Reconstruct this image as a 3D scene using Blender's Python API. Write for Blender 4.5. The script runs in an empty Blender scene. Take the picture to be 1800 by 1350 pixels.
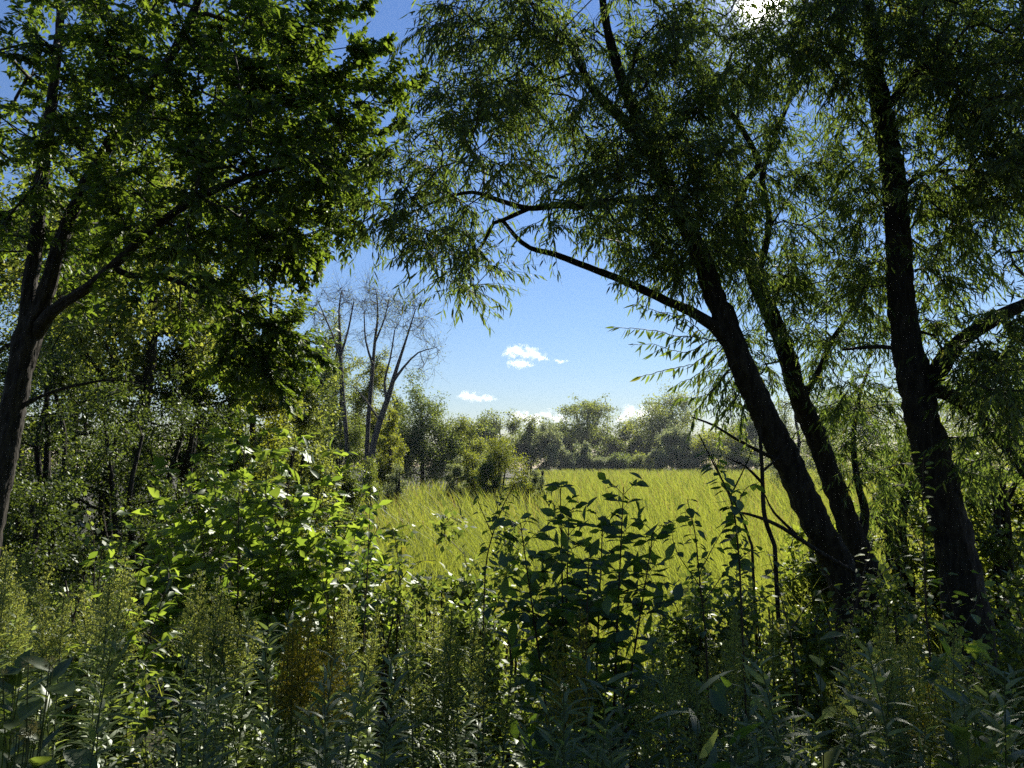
import bpy, math, numpy as np
from mathutils import Matrix
C = bpy.context.scene.collection
SC = bpy.context.scene

# ------------------------------------------------------------------ camera, sky, sun, exposure
FPX, CAMZ = 1239.0, 3.2
PITCH = math.atan((811 - 675) / FPX)
CP, SP = math.cos(PITCH), math.sin(PITCH)
cam_d = bpy.data.cameras.new('camera')
cam_d.sensor_width = 36.0
cam_d.lens = 36.0 * FPX / 1800.0
cam_d.clip_start = 0.05
cam_d.clip_end = 6000
cam = bpy.data.objects.new('camera', cam_d)
C.objects.link(cam)
cam.location = (0, 0, CAMZ)
cam.rotation_euler = (math.pi / 2 + PITCH, 0, 0)
SC.camera = cam

SUN_EL, SUN_AZ = math.radians(33.2), math.radians(20.8)      # azimuth measured from +Y towards +X
SUN_DIR = np.array([math.sin(SUN_AZ) * math.cos(SUN_EL), math.cos(SUN_AZ) * math.cos(SUN_EL), math.sin(SUN_EL)])
SUN_STRENGTH, SKY_STRENGTH, EXPOSURE = 5.0, 0.0535, 0.9

w = bpy.data.worlds.new('World')
SC.world = w
w.use_nodes = True
nt = w.node_tree
nt.nodes.clear()
wout = nt.nodes.new('ShaderNodeOutputWorld')
bg = nt.nodes.new('ShaderNodeBackground')
sky = nt.nodes.new('ShaderNodeTexSky')
sky.sky_type = 'NISHITA'
sky.sun_disc = False
sky.sun_elevation = SUN_EL
sky.sun_rotation = SUN_AZ
sky.altitude = 200
sky.air_density = 1.6
sky.dust_density = 0.0
sky.ozone_density = 6.0
bg.inputs[1].default_value = SKY_STRENGTH
# aureole of the sun itself (the sky texture leaves the disc out)
tc = nt.nodes.new('ShaderNodeTexCoord')
dot = nt.nodes.new('ShaderNodeVectorMath'); dot.operation = 'DOT_PRODUCT'
dot.inputs[1].default_value = tuple(SUN_DIR)
nt.links.new(tc.outputs['Generated'], dot.inputs[0])
def wmath(op, a, b):
    n = nt.nodes.new('ShaderNodeMath'); n.operation = op
    for i, x in enumerate((a, b)):
        if isinstance(x, (int, float)): n.inputs[i].default_value = x
        else: nt.links.new(x, n.inputs[i])
    return n.outputs[0]
mx = wmath('MAXIMUM', dot.outputs['Value'], 0.0)
g1 = wmath('MULTIPLY', wmath('POWER', mx, 7500.0), 22.0)
g2 = wmath('MULTIPLY', wmath('POWER', mx, 420.0), 0.28)
glow = wmath('ADD', g1, g2)
bg2 = nt.nodes.new('ShaderNodeBackground')
bg2.inputs[0].default_value = (1.0, 0.96, 0.88, 1)
nt.links.new(glow, bg2.inputs[1])
addw = nt.nodes.new('ShaderNodeAddShader')
tint = nt.nodes.new('ShaderNodeMix'); tint.data_type = 'RGBA'; tint.blend_type = 'MULTIPLY'
tint.inputs[0].default_value = 1.0; tint.inputs[7].default_value = (0.90, 0.93, 1.16, 1)
nt.links.new(sky.outputs[0], tint.inputs[6]); nt.links.new(tint.outputs[2], bg.inputs[0])
nt.links.new(bg.outputs[0], addw.inputs[0])
nt.links.new(bg2.outputs[0], addw.inputs[1])
nt.links.new(addw.outputs[0], wout.inputs[0])

sun_d = bpy.data.lights.new('sun', 'SUN')
sun_d.energy = SUN_STRENGTH
sun_d.angle = math.radians(0.5)
sun_d.color = (1.0, 0.93, 0.80)
sun = bpy.data.objects.new('sun', sun_d)
C.objects.link(sun)
sun.rotation_euler = (math.pi / 2 - SUN_EL, 0, -SUN_AZ + math.pi)
SC.view_settings.view_transform = 'Standard'
SC.view_settings.look = 'None'
SC.view_settings.exposure = EXPOSURE
SC.view_settings.gamma = 1.0
SC.view_settings.use_curve_mapping = False
SC.render.engine = 'CYCLES'
cy = SC.cycles
cy.max_bounces = 6; cy.diffuse_bounces = 3; cy.glossy_bounces = 2; cy.transmission_bounces = 4
cy.transparent_max_bounces = 4; cy.volume_bounces = 5
cy.sample_clamp_indirect = 4.0
cy.use_denoising = False
cy.denoiser = 'OPENIMAGEDENOISE'
cy.denoising_input_passes = 'RGB_ALBEDO_NORMAL'
cy.denoising_prefilter = 'ACCURATE'
cy.caustics_reflective = False; cy.caustics_refractive = False

# ------------------------------------------------------------------ helpers
def rngof(s): return np.random.default_rng(s)
def nrm(a):
    a = np.asarray(a, float)
    return a / np.maximum(np.linalg.norm(a, axis=-1, keepdims=True), 1e-9)
def P(px, py, d):                                    # photograph direction (px, py) at forward distance d metres
    px, py, d = (np.asarray(t, float) for t in (px, py, d))
    u, v = (px - 900) / FPX, (675 - py) / FPX
    k = d / (CP - v * SP)
    return np.stack([u * k, d + 0 * k, CAMZ + (SP + v * CP) * k], -1)
def smooth(t): t = np.clip(t, 0, 1); return t * t * (3 - 2 * t)
def ground(x, y):
    x = np.asarray(x, float); y = np.asarray(y, float)
    z = 1.5 * (1 - smooth((y - 1.0) / 6.2))
    z = z + 0.06 * np.sin(x * 1.3 + 0.5) * np.cos(y * 1.1) + 0.04 * np.sin(x * 3.1 + y * 2.3)
    return z + 0.5 * smooth((-x - 7) / 10) * smooth((y - 3) / 8)

class Geo:
    def __init__(s): s.V = []; s.T = []; s.R = []; s.n = 0
    def add(s, V, T, rnd=None):
        V = np.asarray(V, float).reshape(-1, 3); T = np.asarray(T, int).reshape(-1, 3)
        if not len(V): return s
        s.V.append(V); s.T.append(T + s.n); s.n += len(V)
        s.R.append(np.full(len(T), 0.5) if rnd is None else np.broadcast_to(np.asarray(rnd, float), (len(T),)))
        return s
    def merge(s, g):
        for V, T, R in zip(*g.arr3()): s.add(V, T, R)
        return s
    def arr3(s):
        if not s.n: return [], [], []
        V, T, R = s.arrays(); return [V], [T], [R]
    def arrays(s): return np.concatenate(s.V), np.concatenate(s.T), np.concatenate(s.R)
    def mesh(s, name, mat, origin=(0, 0, 0), smooth_=False):
        V, T, R = s.arrays() if s.n else (np.zeros((3, 3)), np.array([[0, 1, 2]]), np.array([.5]))
        V = V - np.asarray(origin, float)
        me = bpy.data.meshes.new(name)
        me.vertices.add(len(V)); me.vertices.foreach_set('co', V.astype(np.float32).ravel())
        me.loops.add(len(T) * 3); me.loops.foreach_set('vertex_index', T.astype(np.int32).ravel())
        me.polygons.add(len(T)); me.polygons.foreach_set('loop_start', np.arange(0, 3 * len(T), 3, dtype=np.int32))
        if smooth_: me.polygons.foreach_set('use_smooth', np.ones(len(T), bool))
        a = me.attributes.new('rnd', 'FLOAT', 'FACE'); a.data.foreach_set('value', R.astype(np.float32))
        me.update(calc_edges=True)
        me.materials.append(mat)
        return me

def tag(o, label=None, cat=None, group=None, kind=None):
    for k, v in (('label', label), ('category', cat), ('group', group), ('kind', kind)):
        if v: o[k] = v
    return o
def obj(name, me, parent=None, loc=None):
    o = bpy.data.objects.new(name, me); C.objects.link(o)
    if parent is not None: o.parent = parent
    if loc is not None: o.location = loc
    return o
def thing(name, label, cat, loc=(0, 0, 0), group=None):
    o = bpy.data.objects.new(name, None); C.objects.link(o); o.location = tuple(float(t) for t in loc)
    o.empty_display_size = 0.1
    return tag(o, label, cat, group)
def part(name, geo, mat, parent, kind=None, smooth_=False):
    o = obj(name, geo.mesh(name, mat, tuple(parent.location), smooth_), parent)
    return tag(o, kind=kind)
def copy_tree(o, parent=None):
    c = o.copy(); C.objects.link(c)
    if parent is not None: c.parent = parent
    for ch in list(o.children): copy_tree(ch, c)
    return c

def frames(d, n):                                     # local y along d, local z near n
    y = nrm(d); x = nrm(np.cross(y, n)); z = np.cross(x, y)
    return np.stack([x, y, z], -1)
def scatter(geo, tmpl, pos, fr, scale, rnd):
    TV, TT = tmpl
    N = len(pos)
    if N == 0: return geo
    sc = np.asarray(scale, float)
    sc = sc[:, None, None] if sc.ndim == 1 else sc[:, None, :]
    V = np.einsum('nij,nmj->nmi', fr, TV[None] * sc) + pos[:, None]
    T = TT[None] + (np.arange(N) * len(TV))[:, None, None]
    return geo.add(V, T, np.repeat(rnd, len(TT)))
def leafT(prof, fold=0.0, bend=0.0, cup=0.0):
    """prof: list of (t, half width); pointed ends; fold lifts the edges, bend curls the tip down"""
    V = [(0, 0, 0)]; rows = []
    for t, hw in prof:
        z = -bend * t * t
        i = len(V); V += [(-hw, t, z + fold * hw), (0, t, z - cup), (hw, t, z + fold * hw)]
        rows.append(i)
    V.append((0, 1, -bend)); tip = len(V) - 1
    T = [(0, rows[0] + 2, rows[0] + 1), (0, rows[0] + 1, rows[0])]
    for a, b in zip(rows, rows[1:]):
        for k in (0, 1): T += [(a + k, a + k + 1, b + k + 1), (a + k, b + k + 1, b + k)]
    a = rows[-1]; T += [(a + 1, a + 2, tip), (a, a + 1, tip)]
    return np.array(V, float), np.array(T, int)
def bladeT(prof, bend=0.0):
    V = [(0, 0, 0)]; rows = []
    for t, hw in prof:
        i = len(V); V += [(-hw, t, -bend * t * t), (hw, t, -bend * t * t)]; rows.append(i)
    V.append((0, 1, -bend)); tip = len(V) - 1
    T = [(0, rows[0] + 1, rows[0])]
    for a, b in zip(rows, rows[1:]): T += [(a, a + 1, b + 1), (a, b + 1, b)]
    T.append((rows[-1], rows[-1] + 1, tip))
    return np.array(V, float), np.array(T, int)
ELM = leafT([(0.42, 0.27)], fold=0.35, bend=0.10)
BIGLEAF = leafT([(0.12, 0.10), (0.38, 0.23), (0.68, 0.17), (0.88, 0.06)], fold=0.3, bend=0.16)
ROUND = leafT([(0.18, 0.24), (0.5, 0.36), (0.82, 0.2)], fold=0.25, bend=0.15)
WILLOW = bladeT([(0.25, 0.075), (0.6, 0.065)], bend=0.18)
LANCE = bladeT([(0.22, 0.06), (0.5, 0.06), (0.8, .035)], bend=0.55)
DIAMOND = bladeT([(0.45, 0.30)], bend=0.1)
def lobedT():                                         # maple-like leaf with five points
    ang = [(-90, .16), (-62, .40), (-40, .34), (-18, .72), (5, .42), (25, .62), (42, .80), (58, .50), (75, .62), (90, 1.0),
           (105, .62), (122, .50), (138, .80), (155, .62), (175, .42), (198, .72), (220, .34), (242, .40)]
    V = [(0, 0.05, -0.02)]
    for a, r in ang: V.append((r * .62 * math.cos(math.radians(a)), 0.28 + r * .72 * math.sin(math.radians(a)), -0.10 * r * r))
    n = len(ang)
    return np.array(V, float), np.array([(0, 1 + i, 1 + (i + 1) % n) for i in range(n)], int)
LOBED = lobedT()

def catmull(pts, step):
    pts = np.asarray(pts, float)
    if len(pts) < 3:
        n = max(2, int(np.linalg.norm(pts[-1] - pts[0]) / step) + 1)
        return pts[0] + (pts[-1] - pts[0]) * np.linspace(0, 1, n)[:, None]
    q = np.vstack([2 * pts[0] - pts[1], pts, 2 * pts[-1] - pts[-2]])
    out = []
    for i in range(1, len(q) - 2):
        n = max(1, int(round(np.linalg.norm(q[i + 1][:3] - q[i][:3]) / step)))
        t = (np.arange(n) / n)[:, None]
        out.append(0.5 * (2 * q[i] + (q[i + 1] - q[i - 1]) * t + (2 * q[i - 1] - 5 * q[i] + 4 * q[i + 1] - q[i + 2]) * t ** 2 + (3 * q[i] - q[i - 1] - 3 * q[i + 1] + q[i + 2]) * t ** 3))
    out.append(q[-2][None])
    return np.concatenate(out)
def tube(geo, pts, rad, sides, rnd=0.5, ridge=0.0, rng=None, cap=False):
    pts = np.asarray(pts, float); n = len(pts)
    rad = np.broadcast_to(np.asarray(rad, float), (n,))
    tan = nrm(np.gradient(pts, axis=0))
    ref = np.array([1.0, 0.13, 0.07]) if abs(tan[0, 0]) < 0.8 else np.array([0.1, 1.0, 0.05])
    x = np.zeros((n, 3)); x[0] = nrm(ref - tan[0] * ref.dot(tan[0]))
    for i in range(1, n): x[i] = nrm(x[i - 1] - tan[i] * x[i - 1].dot(tan[i]))
    y = np.cross(tan, x)
    a = np.arange(sides) * 2 * math.pi / sides
    rr = np.repeat(rad[:, None], sides, 1)
    if ridge > 0:
        L = np.concatenate([[0], np.cumsum(np.linalg.norm(np.diff(pts, axis=0), axis=1))])
        m = np.zeros((n, sides))
        for k in range(7):
            f = rng.integers(3, 10); m += np.sin(f * a[None] + rng.uniform(0, 6) + 1.6 * np.sin(L[:, None] * rng.uniform(1.5, 5) + rng.uniform(0, 6))) / 7
        m += 0.5 * rng.normal(size=(n, sides)) * 0.6
        rr = rr * (1 + ridge * m)
    V = pts[:, None] + rr[..., None] * (np.cos(a)[None, :, None] * x[:, None] + np.sin(a)[None, :, None] * y[:, None])
    i = np.arange(n - 1)[:, None] * sides; j = np.arange(sides)[None]; j2 = (j + 1) % sides
    q = np.stack([i + j, i + j2, i + sides + j2, i + sides + j], -1).reshape(-1, 4)
    T = np.concatenate([q[:, [0, 1, 2]], q[:, [0, 2, 3]]])
    V = V.reshape(-1, 3)
    if cap:
        V = np.vstack([V, pts[-1] + tan[-1] * rad[-1] * .6]); k = len(V) - 1; b = (n - 1) * sides
        T = np.vstack([T, [(b + s, b + (s + 1) % sides, k) for s in range(sides)]])
    return geo.add(V, T, rnd)
def tubes_batch(geo, pts, r0, r1, sides=3, rnd=0.5):   # pts (N,k,3)
    N, k, _ = pts.shape
    if N == 0: return geo
    d = nrm(pts[:, -1] - pts[:, 0]); ref = np.where(np.abs(d[:, 2:3]) > .8, np.array([[1., .1, 0]]), np.array([[0.05, .1, 1.]]))
    x = nrm(np.cross(d, ref)); y = np.cross(d, x)
    a = np.arange(sides) * 2 * math.pi / sides
    ring = np.cos(a)[None, :, None] * x[:, None] + np.sin(a)[None, :, None] * y[:, None]
    r = np.asarray(r0, float).reshape(-1, 1) * (1 - np.linspace(0, 1, k))[None] + np.asarray(r1, float).reshape(-1, 1) * np.linspace(0, 1, k)[None]
    r = np.broadcast_to(r, (N, k))
    V = pts[:, :, None] + r[:, :, None, None] * ring[:, None]
    i = np.arange(k - 1)[:, None] * sides; j = np.arange(sides)[None]; j2 = (j + 1) % sides
    q = np.stack([i + j, i + j2, i + sides + j2, i + sides + j], -1).reshape(-1, 4)
    T = np.concatenate([q[:, [0, 1, 2]], q[:, [0, 2, 3]]])
    return geo.add(V, T[None] + (np.arange(N) * k * sides)[:, None, None], rnd)

# ------------------------------------------------------------------ materials
def new_mat(name):
    m = bpy.data.materials.new(name); m.use_nodes = True
    t = m.node_tree; t.nodes.clear()
    return m, t, t.nodes.new('ShaderNodeOutputMaterial')
def leaf_mat(name, col, tcol, mix=0.42, gloss=0.06, rough=0.38, var=0.35, alt=None, altp=0.0, cap=0.075):
    col = tuple(c * .72 for c in col)
    m, t, out = new_mat(name)
    N = t.nodes.new; Lk = t.links.new
    at = N('ShaderNodeAttribute'); at.attribute_name = 'rnd'
    oi = N('ShaderNodeObjectInfo')
    ad = N('ShaderNodeMath'); ad.operation = 'ADD'; Lk(at.outputs['Fac'], ad.inputs[0]); Lk(oi.outputs['Random'], ad.inputs[1])
    fr = N('ShaderNodeMath'); fr.operation = 'FRACT'; Lk(ad.outputs[0], fr.inputs[0])
    def ramp(c):
        r = N('ShaderNodeValToRGB'); e = r.color_ramp.elements
        lo = [x * (1 - var) for x in c]; hi = [min(1, x * (1 + var)) for x in c]
        hi[0] = min(1, hi[0] * (1 + var * .6))
        e[0].position = 0; e[0].color = (*lo, 1); e[1].position = 1 - altp - 0.001; e[1].color = (*hi, 1)
        if altp > 0:
            k = r.color_ramp.elements.new(1 - altp); k.color = (*alt, 1)
        Lk(fr.outputs[0], r.inputs[0]); return r
    rc, rt = ramp(col), ramp(tcol)
    df = N('ShaderNodeBsdfDiffuse'); tr = N('ShaderNodeBsdfTranslucent'); gl = N('ShaderNodeBsdfGlossy')
    Lk(rc.outputs[0], df.inputs[0]); Lk(rt.outputs[0], tr.inputs[0])
    gl.inputs['Roughness'].default_value = rough + .10
    gl.inputs[0].default_value = (0.75, 0.8, 0.75, 1)
    mx1 = N('ShaderNodeMixShader'); mx1.inputs[0].default_value = mix
    Lk(df.outputs[0], mx1.inputs[1]); Lk(tr.outputs[0], mx1.inputs[2])
    fn = N('ShaderNodeFresnel'); fn.inputs[0].default_value = 1.38
    mu = N('ShaderNodeMath'); mu.operation = 'MULTIPLY'; mu.inputs[1].default_value = gloss / 0.04
    Lk(fn.outputs[0], mu.inputs[0])
    mi = N('ShaderNodeMath'); mi.operation = 'MINIMUM'; mi.inputs[1].default_value = cap; Lk(mu.outputs[0], mi.inputs[0]); mu = mi
    mx2 = N('ShaderNodeMixShader'); Lk(mu.outputs[0], mx2.inputs[0]); Lk(mx1.outputs[0], mx2.inputs[1]); Lk(gl.outputs[0], mx2.inputs[2])
    Lk(mx2.outputs[0], out.inputs[0])
    return m
def bark_mat(name, c1, c2, scale=30.0, bump=1.0):
    m, t, out = new_mat(name)
    N = t.nodes.new; Lk = t.links.new
    tcx = N('ShaderNodeTexCoord'); mp = N('ShaderNodeMapping'); mp.inputs['Scale'].default_value = (scale, scale, scale * .22)
    nz = N('ShaderNodeTexNoise'); nz.inputs['Scale'].default_value = 1.0; nz.inputs['Detail'].default_value = 5
    Lk(tcx.outputs['Object'], mp.inputs[0]); Lk(mp.outputs[0], nz.inputs['Vector'])
    r = N('ShaderNodeValToRGB'); r.color_ramp.elements[0].position = .35; r.color_ramp.elements[1].position = .7
    r.color_ramp.elements[0].color = (*c1, 1); r.color_ramp.elements[1].color = (*c2, 1)
    Lk(nz.outputs[0], r.inputs[0])
    b = N('ShaderNodeBump'); b.inputs['Strength'].default_value = bump; b.inputs['Distance'].default_value = 0.03
    Lk(nz.outputs[0], b.inputs['Height'])
    p = N('ShaderNodeBsdfPrincipled'); p.inputs['Roughness'].default_value = .85; p.inputs['Specular IOR Level'].default_value = .25
    Lk(r.outputs[0], p.inputs['Base Color']); Lk(b.outputs[0], p.inputs['Normal']); Lk(p.outputs[0], out.inputs[0])
    return m
def plain_mat(name, c, rough=.7, spec=.3):
    m, t, out = new_mat(name)
    p = t.nodes.new('ShaderNodeBsdfPrincipled'); p.inputs['Base Color'].default_value = (*c, 1)
    p.inputs['Roughness'].default_value = rough; p.inputs['Specular IOR Level'].default_value = spec
    t.links.new(p.outputs[0], out.inputs[0]); return m
M = {}
M['elm'] = leaf_mat('elm_leaf', (.028, .065, .014), (.21, .38, .03), .38, .04, .42, .5)
M['willow'] = leaf_mat('willow_leaf', (.042, .078, .018), (.19, .33, .045), .42, .035, .42, .45, (.30, .30, .04), .02)
M['shrub'] = leaf_mat('shrub_leaf', (.045, .10, .020), (.30, .49, .045), .50, .06, .36, .4)
M['ash'] = leaf_mat('ash_leaf', (.036, .085, .020), (.19, .36, .035), .40, .06, .38, .35)
M['thicket'] = leaf_mat('thicket_leaf', (.038, .075, .015), (.28, .41, .04), .44, .04, .40, .4)
M['yellowgreen'] = leaf_mat('yellow_green_leaf', (.075, .12, .016), (.36, .46, .035), .45, .04, .45, .35)
M['dark'] = leaf_mat('dark_green_leaf', (.040, .08, .024), (.24, .36, .05), .42, .03, .45, .4)
M['mid'] = leaf_mat('mid_green_leaf', (.06, .105, .026), (.34, .46, .06), .45, .03, .45, .4)
M['pale'] = leaf_mat('pale_green_leaf', (.11, .16, .075), (.34, .44, .15), .42, .03, .45, .3)
M['cattail'] = leaf_mat('cattail_blade', (.064, .112, .018), (.25, .365, .042), .47, .05, .38, .55, (.36, .27, .07), .06)
M['golden'] = leaf_mat('goldenrod_leaf', (.085, .145, .050), (.34, .50, .10), .44, .08, .36, .4, cap=.085)
M['plume_green'] = leaf_mat('goldenrod_bud', (.20, .26, .06), (.44, .54, .09), .40, .03, .5, .3)
M['plume_yellow'] = leaf_mat('goldenrod_flower', (.30, .26, .018), (.36, .33, .02), .35, .02, .6, .12)
M['under'] = leaf_mat('undergrowth_leaf', (.045, .09, .020), (.26, .40, .05), .42, .06, .36, .4, (.38, .36, .05), .03)
M['shade'] = leaf_mat('shaded_leaf', (.034, .070, .016), (.15, .25, .03), .38, .04, .40, .45)  # darker copy of the thicket leaf: shade put into its colour
M['bur'] = leaf_mat('bur_bristle', (.20, .20, .08), (.3, .3, .1), .3, .03, .5, .2)
M['bark'] = bark_mat('willow_bark', (.008, .0065, .005), (.042, .036, .028))
M['bark2'] = bark_mat('grey_bark', (.012, .010, .008), (.055, .048, .038), 34)
M['greybark'] = bark_mat('pale_grey_bark', (.04, .035, .029), (.13, .115, .095), 12)
M['twig'] = plain_mat('twig_bark', (.035, .028, .020))
M['stem'] = plain_mat('green_stem', (.06, .08, .03))
M['redstem'] = plain_mat('woody_stem', (.05, .035, .025))

# ------------------------------------------------------------------ tree growing
def grow(limbs, attr, rng, step=0.25, tip_r=0.004, asc=0.25, exp=2.3, sag=0.0, skip=0.25, maxr=0.6):
    """limbs: list of (points, radii); attr: points the branches reach. Returns branches [(pts, radii)] and seeds (pos, dir)."""
    X = np.zeros((60000, 3)); D = np.zeros((60000, 3)); par = []; rad = []; n = 0; ok = np.zeros(60000, bool)
    for pts, r in limbs:
        t = nrm(np.gradient(pts, axis=0)); k = len(pts)
        X[n:n + k] = pts; D[n:n + k] = t; ok[n + int(k * skip):n + k] = True
        par += [-1] * k; rad += list(r); n += k
    nl = n
    d0 = np.array([np.min(np.linalg.norm(X[:n] - a, axis=1)) for a in attr])
    chains = []
    for i in np.argsort(d0 + rng.uniform(0, .3, len(d0)) * d0.mean()):
        a = attr[i]
        v = a - X[:n]; L = np.linalg.norm(v, axis=1)
        cosang = np.einsum('ij,ij->i', v, D[:n]) / np.maximum(L, 1e-6)
        cost = L * (1.35 - 0.35 * cosang) + np.where(ok[:n], 0, 1e6)
        b = int(np.argmin(cost)); l = L[b]
        if l < 0.02: continue
        m = max(2, int(l / step))
        c = X[b] + (nrm(D[b]) * 0.35 + np.array([0, 0, asc - sag])) * l
        t = (np.arange(1, m + 1) / m)[:, None]
        q = (1 - t) ** 2 * X[b] + 2 * t * (1 - t) * c + t * t * a
        jit = rng.normal(size=q.shape) * step * .10; jit[-1] = 0
        q = q + jit
        tt = nrm(np.gradient(np.vstack([X[b], q]), axis=0))[1:]
        X[n:n + m] = q; D[n:n + m] = tt; ok[n:n + m] = True
        idx = list(range(n, n + m)); par += [b] + idx[:-1]; rad += [0.0] * m
        chains.append((b, idx)); n += m
    cnt = np.zeros(n)
    ends = [idx[-1] for _, idx in chains]
    for e in ends:
        j = e
        while j >= nl: cnt[j] += 1; j = par[j]
    R = np.array(rad); R[nl:] = tip_r * np.maximum(cnt[nl:], 1) ** (1 / exp)
    br = []; sp = []; sd = []
    for b, idx in chains:
        r = R[idx].copy(); cap = (R[b] if b < nl else R[b] * 1.001) * (maxr if b < nl else 1)
        r = np.minimum(r, cap); R[idx] = r
        br.append((np.vstack([X[b], X[idx]]), np.concatenate([[min(r[0] * 1.15, cap)], r])))
        k0 = len(idx) // 3
        sp.append(X[idx[k0:]]); sd.append(D[idx[k0:]])
    return br, (np.concatenate(sp), np.concatenate(sd)), (X[ends], D[ends])

def branch_geo(br, geo=None, near=True):
    geo = geo or Geo()
    for p, r in br:
        s = 8 if r[0] > .03 else (5 if r[0] > .01 else 4)
        if not near: s = 4 if r[0] > .05 else 3
        tube(geo, p, r, s)
    return geo

def twigs(pos, dr, n, length, rng, spread=.6, droop=.25, k=5, flat=0.5):
    i = rng.integers(0, len(pos), n)
    p = pos[i]; s = rng.normal(size=(n, 3)); s[:, 2] *= flat
    d = nrm(dr[i] + s * spread)
    L = length * rng.uniform(.6, 1.3, n)
    pts = [p]
    for j in range(1, k):
        d = nrm(d + np.array([0, 0, -droop]) / k + rng.normal(size=(n, 3)) * .06)
        p = p + d * (L / (k - 1))[:, None]; pts.append(p)
    return np.stack(pts, 1)
def leaves_on(tw, m, rng, size, out=.85, along=.5, drop=-.25, up=1.0, nj=.4, jit=.2, t0=.12, cross_up=True):
    N, k, _ = tw.shape
    t = np.linspace(t0, 1.0, m)[None] + rng.normal(size=(N, m)) * .02
    t = np.clip(t, 0, .999) * (k - 1); i = t.astype(int); f = (t - i)[..., None]
    ar = np.arange(N)[:, None]
    a, b = tw[ar, i], tw[ar, i + 1]
    pos = a + (b - a) * f; tan = nrm(b - a)
    upv = np.broadcast_to(np.array([0, 0, 1.0]), tan.shape) + rng.normal(size=(N, 1, 3)) * .35
    side = nrm(np.cross(tan, upv)) * np.where(np.arange(m) % 2, 1, -1)[None, :, None]
    d = nrm(tan * along + side * out + np.array([0, 0, drop]) + rng.normal(size=tan.shape) * jit)
    nv = np.array([0, 0, up]) + rng.normal(size=tan.shape) * nj
    d = d.reshape(-1, 3)
    sz = size * rng.uniform(.65, 1.25, len(d)) * np.repeat(np.ones((N, 1)), m, 1).reshape(-1)
    return pos.reshape(-1, 3), frames(d, nv.reshape(-1, 3)), sz, rng.uniform(0, 1, len(d))

def blobs(rows, rng):
    out = []
    for r in rows:
        cx, cy_, rad, n, d = r[:5]; dd = r[5] if len(r) > 5 else .7
        a = rng.uniform(0, 2 * math.pi, n); q = rad * np.sqrt(rng.uniform(0, 1, n))
        out.append(P(cx + q * np.cos(a), cy_ + q * np.sin(a), d + rng.uniform(-dd, dd, n)))
    return np.concatenate(out)
def limb_px(rows, step=0.08):                         # rows: (px, py, depth, diameter in photo px)
    rows = np.asarray(rows, float)
    w_ = P(rows[:, 0], rows[:, 1], rows[:, 2]); r = rows[:, 3] / FPX * rows[:, 2] / 2
    q = catmull(np.hstack([w_, r[:, None]]), step)
    return q[:, :3], np.maximum(q[:, 3], .002)

def leaf_parts(parent, name, tmpl, mat, pos, fr, sz, rnd, nparts, rng, origin, kindname):
    """the leaves nearest to the camera are objects of their own, the rest one part"""
    v = pos - np.array([0, 0, CAMZ]); yy = v[:, 1] * CP + v[:, 2] * SP
    u = 900 + FPX * v[:, 0] / yy; vv = 675 - FPX * (-v[:, 1] * SP + v[:, 2] * CP) / yy
    inside = (u > 0) & (u < 1800) & (vv > 0) & (vv < 1350) & (yy > .3)
    key = np.where(inside, -sz / np.maximum(yy, .1), 1e3 + yy)
    order = np.argsort(key); sel = order[:nparts]; rest = order[nparts:]
    TV, TT = tmpl
    meshes = []
    for k in range(5):
        g = Geo().add(TV * np.array([1, 1, 1 + .5 * rng.normal()]), TT, rng.uniform(0, 1))
        meshes.append(g.mesh(name, mat))
    org = np.asarray(origin, float)
    for i in sel:
        o = bpy.data.objects.new(name, meshes[i % 5]); C.objects.link(o); o.parent = parent
        m4 = np.eye(4); m4[:3, :3] = fr[i] * sz[i]; m4[:3, 3] = pos[i] - org
        o.matrix_local = Matrix(m4.tolist())
    if len(rest):
        part(kindname, scatter(Geo(), tmpl, pos[rest], fr[rest], sz[rest], rnd[rest]), mat, parent, 'stuff')

# ------------------------------------------------------------------ ground
def build_ground():
    xs = np.concatenate([np.linspace(-330, -40, 24), np.linspace(-38, 38, 153), np.linspace(40, 330, 24)])
    ys = np.concatenate([np.linspace(-60, -10, 8), np.linspace(-9, 40, 99), np.linspace(45, 160, 24), np.linspace(170, 330, 12)])
    Xg, Yg = np.meshgrid(xs, ys, indexing='ij'); Z = ground(Xg, Yg)
    V = np.stack([Xg, Yg, Z], -1).reshape(-1, 3); ny = len(ys)
    i = np.arange(len(xs) - 1)[:, None] * ny + np.arange(ny - 1)[None]
    q = np.stack([i, i + ny, i + ny + 1, i + 1], -1).reshape(-1, 4)
    g = Geo().add(V, np.concatenate([q[:, [0, 1, 2]], q[:, [0, 2, 3]]]))
    m, t, out = new_mat('marsh_soil')
    N = t.nodes.new
    tx = N('ShaderNodeTexCoord'); nz = N('ShaderNodeTexNoise'); nz.inputs['Scale'].default_value = 3.0; nz.inputs['Detail'].default_value = 8
    r = N('ShaderNodeValToRGB'); r.color_ramp.elements[0].color = (.018, .016, .010, 1); r.color_ramp.elements[1].color = (.065, .060, .028, 1)
    b = N('ShaderNodeBump'); b.inputs['Strength'].default_value = .8
    p = N('ShaderNodeBsdfPrincipled'); p.inputs['Roughness'].default_value = .95
    t.links.new(tx.outputs['Object'], nz.inputs['Vector']); t.links.new(nz.outputs[0], r.inputs[0]); t.links.new(nz.outputs[0], b.inputs['Height'])
    t.links.new(r.outputs[0], p.inputs['Base Color']); t.links.new(b.outputs[0], p.inputs['Normal']); t.links.new(p.outputs[0], out.inputs[0])
    o = obj('ground', g.mesh('ground', m, smooth_=True)); tag(o, 'dark marshy soil sloping from the bank down to the flat marsh', kind='structure')
build_ground()

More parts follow.
